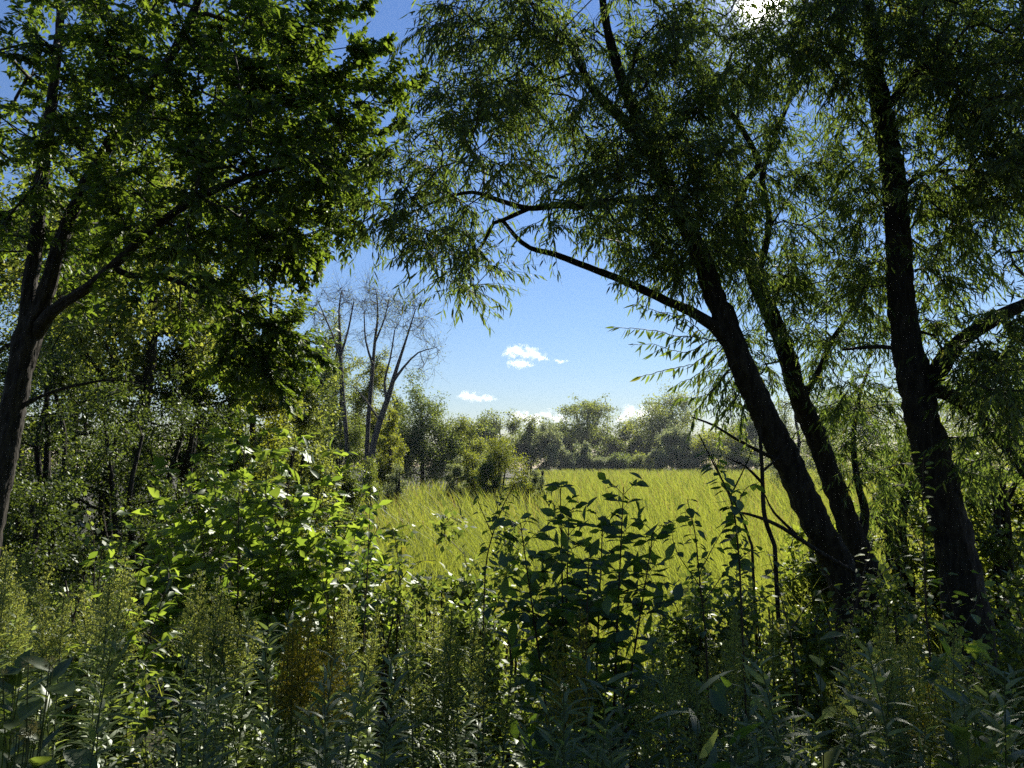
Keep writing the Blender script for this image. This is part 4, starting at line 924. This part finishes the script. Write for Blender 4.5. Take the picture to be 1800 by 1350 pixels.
# ------------------------------------------------------------------ goldenrods and tall herbs of the bank
def herb_geo(rng, base, H, lean, nleaf, llen, plume, tmpl=LANCE, wide=1.0, leafy_top=False):
    n = 14; t = np.linspace(0, 1, n)[:, None]
    base = np.asarray(base, float); lean = np.asarray(lean, float)
    p = base + np.array([0, 0, H]) * t + np.append(lean, 0) * H * t ** 2 - np.array([0, 0, .25 * H * lean.dot(lean)]) * t ** 3 + np.append(rng.normal(size=2) * .01, 0) * np.sin(3 * t)
    stem = tube(Geo(), p, np.linspace(.0042, .0014, n) * (H / 1.4) ** .5, 5)
    top = .90 if plume == 'green' else (.82 if plume else .99)
    f = np.linspace(.12, top, nleaf) ** .9
    k = f * (n - 1); i = np.minimum(k.astype(int), n - 2); fr_ = (k - i)[:, None]
    pos = p[i] + (p[i + 1] - p[i]) * fr_; tan = nrm(p[i + 1] - p[i])
    az = np.arange(nleaf) * 2.399 + rng.normal(size=nleaf) * .3
    h = np.stack([np.cos(az), np.sin(az), 0 * az], -1)
    d = nrm(h + tan * (.55 + .5 * f)[:, None] + rng.normal(size=(nleaf, 3)) * .16)
    nv = tan + rng.normal(size=(nleaf, 3)) * .38
    size = llen * (1.08 - .45 * f ** 2) * rng.uniform(.75, 1.15, nleaf) * np.minimum(1, .4 + f * 3)
    pl = Geo()
    if plume:
        nb = 34 if plume == 'green' else 42
        L0 = .095 if plume == 'green' else .14
        P_ = []; D_ = []
        for j in range(nb):
            q = (.84 if plume == 'green' else .78) + (.16 if plume == 'green' else .22) * (j / nb) ** 1.1; k = q * (n - 1); a_ = min(int(k), n - 2); b0 = p[a_] + (p[a_ + 1] - p[a_]) * (k - a_)
            az_ = j * 2.399 + rng.normal() * .3; L = L0 * (1 - .82 * (j / nb)) * rng.uniform(.7, 1.2) * (H / 1.4)
            hh = np.array([math.cos(az_), math.sin(az_), 1.0])
            tt = np.linspace(0, 1, 5)[:, None]
            bp = b0 + nrm(hh) * L * tt + np.array([0, 0, -.35 * L]) * tt ** 2.2
            tube(pl, bp, np.linspace(.0012, .0005, 5), 3, rng.uniform(0, .3))
            m = max(5, int(26 * L / L0) + 4); s = rng.uniform(.15, 1, m)
            P_.append(b0 + nrm(hh) * L * s[:, None] + np.array([0, 0, -.35 * L]) * s[:, None] ** 2.2 + rng.normal(size=(m, 3)) * .004)
            D_.append(nrm(rng.normal(size=(m, 3)) * .6 + np.array([0, 0, .8])))
        P_ = np.concatenate(P_); D_ = np.concatenate(D_)
        sz = (.0075 if plume == 'green' else .0075) * rng.uniform(.7, 1.4, len(P_))
        scatter(pl, DIAMOND, P_, frames(D_, rng.normal(size=(len(P_), 3))), sz, rng.uniform(0, 1, len(P_)))
    return stem, (pos, frames(d, nv), size[:, None] * np.array([[wide, 1, 1]]), rng.uniform(0, 1, nleaf)), pl
def herb_proto(name, seed, H, nleaf, llen, plume, wide, lean, tmpl=LANCE, leafm='golden'):
    rng = rngof(seed)
    stem, lv, pl = herb_geo(rng, (0, 0, 0), H, lean, nleaf, llen, plume, tmpl, wide)
    g = scatter(Geo(), tmpl, *lv)
    return dict(name=name, H=H, stem=stem.mesh('stem', M['stem']), leaves=g.mesh('leaves', M[leafm]), plume=pl.mesh('plume', M['plume_yellow' if plume == 'yellow' else 'plume_green']) if plume else None)
PRO = {
 'green': [herb_proto('goldenrod', 500 + k, 1.45, 104 + 8 * k, .095 - .006 * k, 'green', 1.1, (.04 * k - .05, .03 * k - .04)) for k in range(4)],
 'yellow': [herb_proto('goldenrod', 510 + k, 1.40, 60, .10, 'yellow', 1.1, (.05 * k - .05, .02)) for k in range(3)],
 'leafy': [herb_proto('aster', 520 + k, 1.2, 70 + 8 * k, .095, None, 1.15 + .2 * k, (.06 * k - .07, -.03)) for k in range(4)],
 'broad': [herb_proto('broadleaf_herb', 530 + k, 1.0, 24 + 4 * k, .11, None, 1.0, (.06 * k - .05, -.03), BIGLEAF, 'under') for k in range(3)],
}
def place_herb(kind, px, py, d, rng, label, cat, group):
    tip = P(px, py, d); g0 = float(ground(tip[0], tip[1])); H = max(.35, tip[2] - g0)
    pr = PRO[kind][rng.integers(0, len(PRO[kind]))]; s = H / pr['H'] * 1.0
    t = thing(pr['name'], label, cat, (tip[0], tip[1], g0 - .02), group)
    t.rotation_euler = (0, 0, rng.uniform(0, 6.28)); t.scale = (max(.75, s), max(.75, s), s)
    for nm in ('stem', 'leaves', 'plume'):
        if pr[nm] is None: continue
        o = obj(nm, pr[nm], t)
        if nm == 'leaves': tag(o, kind='stuff')
HERBS = [
 # kind, n, px range, py range (top), depth range, label, category, group
 ('green', 46, (-20, 235), (955, 1085), (2.5, 4.2), 'pale green goldenrod in the sunlit patch at the left edge', 'goldenrods of the sunlit left patch'),
 ('leafy', 14, (-20, 215), (1010, 1110), (2.6, 4.0), 'leafy unflowered stalk in the sunlit patch at the left edge', 'leafy stalks of the sunlit left patch'),
 ('green', 13, (300, 425), (1005, 1110), (2.3, 2.9), 'tall pale goldenrod in the group below the big-leaved bush', 'tall goldenrods below the big-leaved bush'),
 ('leafy', 10, (390, 500), (1050, 1130), (2.4, 3.0), 'arching leafy stalk between the tall pale goldenrods and the yellow flowers', 'arching stalks left of the yellow flowers'),
 ('yellow', 11, (480, 640), (1055, 1135), (2.25, 2.7), 'goldenrod in yellow bloom left of the middle foreground', 'goldenrods in yellow bloom'),
 ('green', 30, (600, 880), (1030, 1200), (2.3, 3.7), 'green goldenrod in the tangle left of the broad-leaved sapling', 'goldenrods left of the broad-leaved sapling'),
 ('leafy', 16, (450, 900), (1130, 1290), (1.8, 2.6), 'shaded leafy stalk at the lower middle left of the broad-leaved sapling', 'shaded stalks at the lower middle'),
 ('yellow', 3, (950, 1000), (1060, 1100), (2.1, 2.3), 'dull yellow goldenrod plume in front of the broad-leaved sapling', 'dull goldenrods before the sapling'),
 ('leafy', 16, (900, 1240), (1180, 1310), (1.7, 2.2), 'dark narrow-leaved stalk in the shade below the broad-leaved sapling', 'dark stalks below the sapling'),
 ('green', 7, (1120, 1230), (1100, 1200), (2.0, 2.6), 'dark green goldenrod right of the broad-leaved sapling', 'goldenrods right of the sapling'),
 ('green', 24, (1490, 1810), (1085, 1190), (2.0, 2.9), 'yellow-green goldenrod plume below the thick upright trunk', 'goldenrods below the upright trunk'),
 ('yellow', 4, (1550, 1700), (1120, 1180), (2.2, 2.5), 'faintly yellow goldenrod below the thick upright trunk', 'faintly yellow goldenrods below the upright trunk'),
 ('leafy', 30, (1230, 1800), (1130, 1300), (1.7, 2.6), 'leafy aster stalk in the lower right foreground', 'leafy stalks of the lower right'),
 ('broad', 6, (1230, 1800), (1200, 1300), (1.7, 2.3), 'broad-leaved herb catching pale light in the lower right foreground', 'broad-leaved herbs of the lower right'),
 ('broad', 5, (0, 110), (1150, 1260), (1.9, 2.4), 'broad-leaved herb in the lower left corner', 'broad-leaved herbs of the lower left corner'),
 ('leafy', 6, (330, 460), (1190, 1290), (1.8, 2.2), 'shaded stalk beside the dark hollow at the lower left', 'stalks beside the dark hollow'),
 ('green', 10, (1240, 1420), (1060, 1150), (2.7, 3.6), 'shaded goldenrod below the dark spreading sapling', 'goldenrods below the spreading sapling'),
]
rng = rngof(900)
ORD = 'first second third fourth fifth sixth seventh eighth ninth tenth eleventh twelfth thirteenth fourteenth fifteenth sixteenth'.split()
for kind, n, xr, yr, dr, label, grp in HERBS:
    cen = rng.uniform(*xr, max(2, n // 4)); xs = np.sort(np.clip(cen[rng.integers(0, len(cen), n)] + rng.normal(size=n) * 16, *xr))
    for k in range(n):
        cat = {'green': 'goldenrod', 'yellow': 'goldenrod', 'leafy': 'plant', 'broad': 'plant'}[kind]
        lab = label if n > 16 else ORD[k] + ' from the left among the ' + grp
        place_herb(kind, xs[k], rng.uniform(*yr), rng.uniform(*dr), rng, lab, cat, grp)
# single plants one can point at, with every leaf an object
def hero_herb(name, label, cat, px, py, d, seed, nleaf, llen, plume, wide, foot=None, tmpl=LANCE, leafm='golden', group=None):
    rng = rngof(seed)
    tip = P(px, py, d); b = tip.copy() if foot is None else P(foot[0], foot[1], foot[2]); b[2] = float(ground(b[0], b[1])) - .02
    H = tip[2] - b[2]; lean = (tip[:2] - b[:2]) / H
    stem, lv, pl = herb_geo(rng, b, H, lean, nleaf, llen, plume, tmpl, wide)
    t = thing(name, label, cat, b, group)
    part('stem', stem, M['stem'], t)
    pos, fr, sz, rnd = lv
    leaf_parts(t, 'leaf', (tmpl[0] * np.array([wide, 1, 1]), tmpl[1]), M[leafm], pos, fr, sz[:, 1], rnd, 300, rng, b, 'leaves')
    if plume: part('plume', pl, M['plume_yellow' if plume == 'yellow' else 'plume_green'], t)
hero_herb('goldenrod', 'long leaning stalk with curved hanging leaves crossing the dark hollow at lower left', 'goldenrod', 214, 1040, 2.0, 601, 58, .12, 'green', 1.3, (105, 1350, 1.75))
hero_herb('goldenrod', 'tallest pale goldenrod spike of the group below the big-leaved bush', 'goldenrod', 352, 1003, 2.5, 602, 70, .10, 'green', 1.1)
hero_herb('goldenrod', 'second tallest goldenrod spike with a yellowish tip below the big-leaved bush', 'goldenrod', 384, 1016, 2.45, 603, 70, .10, 'green', 1.1)
hero_herb('goldenrod', 'goldenrod in fullest yellow bloom with a dark stem left of the middle', 'goldenrod', 590, 1056, 2.3, 604, 60, .11, 'yellow', 1.2)
hero_herb('goldenrod', 'yellow-green goldenrod plume standing alone in front of the leaning trunk foot', 'goldenrod', 1552, 1085, 2.3, 605, 60, .10, 'green', 1.2)
hero_herb('aster', 'bright narrow-leaved rosette of long arching leaves at the lower middle right', 'plant', 1225, 1215, 1.75, 606, 22, .17, None, 1.6, None)
hero_herb('aster', 'dark stalk with hanging leaves below the middle of the broad-leaved sapling', 'plant', 1032, 1140, 2.0, 607, 40, .12, None, 1.4)
hero_herb('milkweed', 'upright stalk with broad grey-green leaves left of the lower right goldenrods', 'plant', 1440, 1120, 2.4, 608, 14, .14, None, 1.0, None, BIGLEAF, 'pale')
hero_herb('broadleaf_herb', 'tall stalk with pale drooping broad leaves near the bottom right of the middle', 'plant', 1275, 1200, 1.8, 609, 16, .15, None, 1.0, None, BIGLEAF, 'ash')

def burdock():
    rng = rngof(650); d = 2.0
    b = P(40, 811, d); base = np.array([b[0], b[1], float(ground(b[0], b[1])) - .02])
    t = thing('burdock', 'burdock with round bristly burs and broad leaves in the lower left corner', 'plant', base)
    g = Geo(); tops = [(50, 1165), (88, 1165), (36, 1275), (52, 1285), (44, 1295), (62, 1290), (30, 1290), (56, 1272), (5, 1188)]
    for k, (px, py) in enumerate(tops):
        tip = P(px, py, d - .05 + .03 * (k % 3)); p = catmull([base, base + (tip - base) * .55 + rng.normal(size=3) * .02, tip], .03)
        tube(g, p, np.linspace(.004, .0016, len(p)), 5)
        bur = Geo(); m = 90
        dv = nrm(rng.normal(size=(m, 3))); q = np.repeat(tip[None], m, 0) + dv * .008
        scatter(bur, bladeT([(.3, .06)], .3), q, frames(dv, rng.normal(size=(m, 3))), np.full(m, .014), rng.uniform(0, 1, m))
        part('bur', bur, M['bur'], t)
    part('stem', g, M['stem'], t)
    for px, py, s in ((30, 1185, .15), (92, 1205, .16), (-10, 1240, .18), (70, 1225, .14), (20, 1330, .2), (110, 1320, .18), (10, 1265, .12)):
        pt = P(px, py, d); dd = nrm(rng.normal(size=3) * [1, .6, .1] + [0, 0, -.15])
        gl = Geo(); scatter(gl, BIGLEAF, pt[None], frames(dd[None], np.array([[.1, -.2, 1.]])), np.array([[s * .95, s * .7, s * .7]]), np.array([.5]))
        tube(gl, np.array([base + [0, 0, .1], (base + pt) / 2 + [0, 0, .06], pt]), .0018, 4)
        part('leaf', gl, M['under'], t)
burdock()

# small herbs and leaves filling the bank between the named plants: nobody could count them
def undergrowth():
    rng = rngof(700)
    n = 3600
    x = rng.uniform(-5.2, 5.6, n); y = 1.5 + rng.uniform(0, 1, n) ** .8 * 6.0
    keep = np.abs(x) < .80 * y + .8
    hollow = np.exp(-(((x + 1.08) / .42) ** 2 + ((y - 2.0) / .85) ** 2))
    keep &= rng.uniform(size=n) > hollow * 1.2
    keep &= np.hypot(x, y) > 1.5
    keep &= rng.uniform(size=n) < .42 + .58 * smooth((y - 2.2) / 1.6)
    x, y = x[keep], y[keep]; n = len(x)
    H = rng.uniform(.35, .95, n) * (1.0 + .25 * (y > 3)) * (.75 + .25 * smooth((y - 1.6)))
    dens = .6 + .4 * np.sin(2.1 * x + 1.2 * np.sin(1.7 * y)) ; H = H * (.8 + .3 * dens)
    base = np.stack([x, y, ground(x, y) - .02], -1)
    k = 6; t = np.linspace(0, 1, k)
    lean = rng.normal(size=(n, 2)) * .16
    st = base[:, None] + np.stack([lean[:, :1] * t ** 2 * H[:, None], lean[:, 1:] * t ** 2 * H[:, None], H[:, None] * t], -1)
    g = Geo(); tubes_batch(g, st, .0028, .0012, 3, .9)
    tag(obj('undergrowth_stems', g.mesh('undergrowth_stems', M['stem'])), 'thin stems of the low herbs on the bank', kind='stuff')
    br = twigs(st[:, 2:].reshape(-1, 3), np.repeat(nrm(st[:, -1] - st[:, 0]), k - 2, 0), n * 3, .16, rng, spread=.9, droop=.1, k=4)
    lv1 = leaves_on(st, 10, rng, .055, out=.9, along=.35, drop=-.1, nj=.35, t0=.2)
    lv2 = leaves_on(br, 6, rng, .042, out=.85, along=.5, drop=-.1, nj=.4)
    g = scatter(Geo(), leafT([(.45, .23)], .3, .12), *lv1); scatter(g, leafT([(.45, .24)], .3, .12), *lv2)
    tag(obj('undergrowth', g.mesh('undergrowth', M['under'])), 'dense low leafy undergrowth covering the bank', kind='stuff')
    # grass blades on the bank
    n = 5000; x = rng.uniform(-4.5, 5.0, n); y = rng.uniform(1.4, 7.5, n)
    hollow = np.exp(-(((x + 1.08) / .42) ** 2 + ((y - 2.0) / .85) ** 2)); kp = rng.uniform(size=n) > hollow * 1.2; x, y = x[kp], y[kp]; n = len(x)
    pos = np.stack([x, y, ground(x, y) - .02], -1)
    d = nrm(np.stack([rng.normal(size=n) * .3, rng.normal(size=n) * .3, np.ones(n)], -1))
    g = scatter(Geo(), bladeT([(.3, .010), (.7, .008)], .35), pos, frames(d, rng.normal(size=(n, 3)) * [1, 1, .1]), rng.uniform(.3, .75, n), rng.uniform(0, 1, n))
    tag(obj('grass', g.mesh('grass', M['golden'])), 'thin grass blades between the herbs', kind='stuff')
undergrowth()

# near leafy bushes that close the bank in front of the cattails and the trunk feet
NB = 'low leafy bushes on the bank'
NEARB = [
 (600, 4.9, 950, 150, 801, 'under', 'sunlit low bush below the right rim of the big-leaved bush'),
 (700, 5.2, 968, 170, 802, 'under', 'sunlit low bush in front of the near cattail stems'),
 (800, 5.0, 945, 150, 803, 'under', 'sunlit low bush left of the broad-leaved sapling'),
 (890, 4.6, 975, 140, 804, 'under', 'low bush directly left of the broad-leaved sapling foot'),
 (1220, 5.0, 1035, 170, 805, 'under', 'low bush right of the broad-leaved sapling'),
 (1330, 4.9, 985, 150, 806, 'under', 'low bush left of the leaning trunk foot'),
 (1440, 4.8, 1000, 150, 807, 'thicket', 'bush hiding the foot of the leaning trunk'),
 (1560, 4.9, 985, 170, 808, 'under', 'bush between the leaning trunk foot and the upright trunk foot'),
 (1700, 4.5, 1065, 170, 809, 'thicket', 'bush hiding the foot of the thick upright trunk'),
 (1800, 4.8, 985, 190, 810, 'under', 'bush at the right edge beside the upright trunk foot'),
 (690, 4.0, 985, 130, 815, 'under', 'sunlit low bush right of the yellow goldenrods'),
 (775, 3.9, 975, 130, 816, 'under', 'sunlit low bush between the yellow goldenrods and the broad-leaved sapling'),
 (850, 3.8, 1010, 120, 817, 'under', 'low bush touching the left leaves of the broad-leaved sapling'),
 (1205, 4.0, 1015, 130, 818, 'under', 'low bush touching the right leaves of the broad-leaved sapling'),
 (1295, 3.9, 1005, 130, 819, 'under', 'low bush under the thin dark saplings left of the leaning trunk'),
 (1100, 4.4, 1080, 150, 811, 'thicket', 'shaded low bush behind the broad-leaved sapling foot'),
 (1000, 4.4, 1070, 150, 812, 'thicket', 'shaded low bush in the shade of the broad-leaved sapling'),
 (160, 5.2, 930, 210, 813, 'under', 'low bush behind the sunlit goldenrods'),
 (20, 5.0, 985, 170, 814, 'under', 'low bush at the left edge behind the goldenrods'),
]
for px, d, top, wd, seed, mat, label in NEARB:
    put_tree('bush', label, 'bush', px, d, top, wd, seed, mat, base=.0, natt=90, nleaf=1500, lpx=17, lumps=16, group=NB, multi=5, sig=.2, trf=.008, bark='redstem')

# the air
def air(dens):
    g = Geo()
    x0, x1, y0, y1, z0, z1 = -345, 345, -75, 345, -1.6, 34.0
    V = [(x, y, z) for x in (x0, x1) for y in (y0, y1) for z in (z0, z1)]
    q = [(0, 1, 3, 2), (4, 6, 7, 5), (0, 4, 5, 1), (2, 3, 7, 6), (0, 2, 6, 4), (1, 5, 7, 3)]
    g.add(V, [t for a, b, c, d in q for t in ((a, b, c), (a, c, d))])
    m = bpy.data.materials.new('air'); m.use_nodes = True; t = m.node_tree; t.nodes.clear()
    o = t.nodes.new('ShaderNodeOutputMaterial'); v = t.nodes.new('ShaderNodeVolumePrincipled')
    v.inputs['Color'].default_value = (.82, .90, 1, 1); v.inputs['Density'].default_value = dens; v.inputs['Anisotropy'].default_value = .35
    t.links.new(v.outputs[0], o.inputs['Volume'])
    tag(obj('haze', g.mesh('haze', m)), 'thin summer haze over the marsh', kind='stuff')
air(.00016)

# ------------------------------------------------------------------ clouds
def cloud(label, bl, d, seed, dens=.05):
    """bl: (px, py, half width px, half height px) lobes at distance d"""
    import bmesh
    rng = rngof(seed)
    cs = [P(a, b, d) for a, b, _, _ in bl]; o0 = np.mean(cs, 0)
    bm = bmesh.new()
    for c, (_, _, hw, hh) in zip(cs, bl):
        r = np.array([hw, hw * .8, hh]) / FPX * d * 1.25
        for v in nrm(rng.normal(size=(160, 3))): bm.verts.new(tuple(c - o0 + v * r))
    res = bmesh.ops.convex_hull(bm, input=bm.verts)
    bmesh.ops.delete(bm, geom=list({e for e in res['geom_interior'] + res['geom_unused'] if isinstance(e, bmesh.types.BMVert)}), context='VERTS')
    me = bpy.data.meshes.new('cloud'); bm.to_mesh(me); bm.free()
    m = bpy.data.materials.new('cloud_vapour'); m.use_nodes = True; t = m.node_tree; t.nodes.clear()
    N = t.nodes.new; Lk = t.links.new
    def mth(op, a, b=None):
        n = N('ShaderNodeMath'); n.operation = op
        for i, x in enumerate((a, b)):
            if x is None: continue
            if isinstance(x, (int, float)): n.inputs[i].default_value = x
            else: Lk(x, n.inputs[i])
        return n.outputs[0]
    tx = N('ShaderNodeTexCoord'); f = None
    for c, (_, _, hw, hh) in zip(cs, bl):
        mp = N('ShaderNodeMapping'); mp.vector_type = 'TEXTURE'; mp.inputs['Location'].default_value = tuple(c - o0)
        mp.inputs['Scale'].default_value = (hw / FPX * d, hw * .8 / FPX * d, hh / FPX * d)
        Lk(tx.outputs['Object'], mp.inputs[0]); ln = N('ShaderNodeVectorMath'); ln.operation = 'LENGTH'; Lk(mp.outputs[0], ln.inputs[0])
        e = mth('SUBTRACT', 1.0, ln.outputs['Value']); f = e if f is None else mth('MAXIMUM', f, e)
    nz = N('ShaderNodeTexNoise'); nz.inputs['Scale'].default_value = 9.0 * 1239 / (d * 100); nz.inputs['Detail'].default_value = 6; nz.inputs['Roughness'].default_value = .62
    mp = N('ShaderNodeMapping'); mp.inputs['Location'].default_value = tuple(rng.uniform(0, 90, 3)); Lk(tx.outputs['Object'], mp.inputs[0]); Lk(mp.outputs[0], nz.inputs['Vector'])
    k = mth('ADD', f, mth('MULTIPLY', mth('SUBTRACT', nz.outputs[0], .55), 5.0))
    k = mth('MULTIPLY', mth('MINIMUM', mth('MAXIMUM', mth('MULTIPLY', k, 1.1), 0.0), 1.0), mth('GREATER_THAN', f, -.22))
    v = N('ShaderNodeVolumePrincipled'); v.inputs['Color'].default_value = (1, 1, 1, 1); v.inputs['Anisotropy'].default_value = .45
    Lk(mth('MULTIPLY', k, dens), v.inputs['Density'])
    out = N('ShaderNodeOutputMaterial'); Lk(v.outputs[0], out.inputs['Volume'])
    me.materials.append(m)
    o = obj('cloud', me, None, tuple(o0)); tag(o, label, 'cloud', 'small fair-weather clouds')
cloud('larger of the small white clouds, ragged with a thin tail, in the open sky', [(912, 618, 26, 13), (935, 624, 24, 11), (915, 640, 24, 8), (895, 622, 14, 8), (952, 631, 14, 5)], 1600, 901)
cloud('small flat white cloud low in the sky above the dark oak', [(824, 697, 22, 10), (848, 700, 22, 7), (868, 702, 10, 3)], 1800, 902)
cloud('tiny wisp of cloud right of the larger small cloud', [(987, 635, 12, 4), (980, 634, 8, 3)], 1600, 903)
cloud('white cloud bank just above the far trees left of the airy tree', [(915, 733, 22, 11), (938, 737, 22, 10), (966, 731, 16, 12), (982, 738, 18, 9)], 2200, 904)
cloud('white cloud bank just above the far trees right of the airy tree', [(1108, 727, 18, 15), (1128, 731, 20, 18), (1090, 738, 16, 9), (1150, 728, 20, 20)], 2200, 905)

# unseen wood behind the camera, added to block sky light from the foreground
def sky_blocking_wood():
    rng = rngof(78); n = 24000
    x = rng.uniform(-16, 16, n); y = -rng.uniform(3.5, 13, n); z = ground(x, y) + .2 + 11 * rng.uniform(0, 1, n) ** .8
    d = nrm(rng.normal(size=(n, 3)))
    g = scatter(Geo(), DIAMOND, np.stack([x, y, z], -1), frames(d, rng.normal(size=(n, 3)) + [0, 0, 1.]), rng.uniform(.15, .38, n), rng.uniform(0, 1, n))
    tag(obj('sky_blocking_woods', g.mesh('sky_blocking_woods', M['thicket'])), 'unseen leafy wood added behind the camera to block sky light', kind='stuff')
sky_blocking_wood()
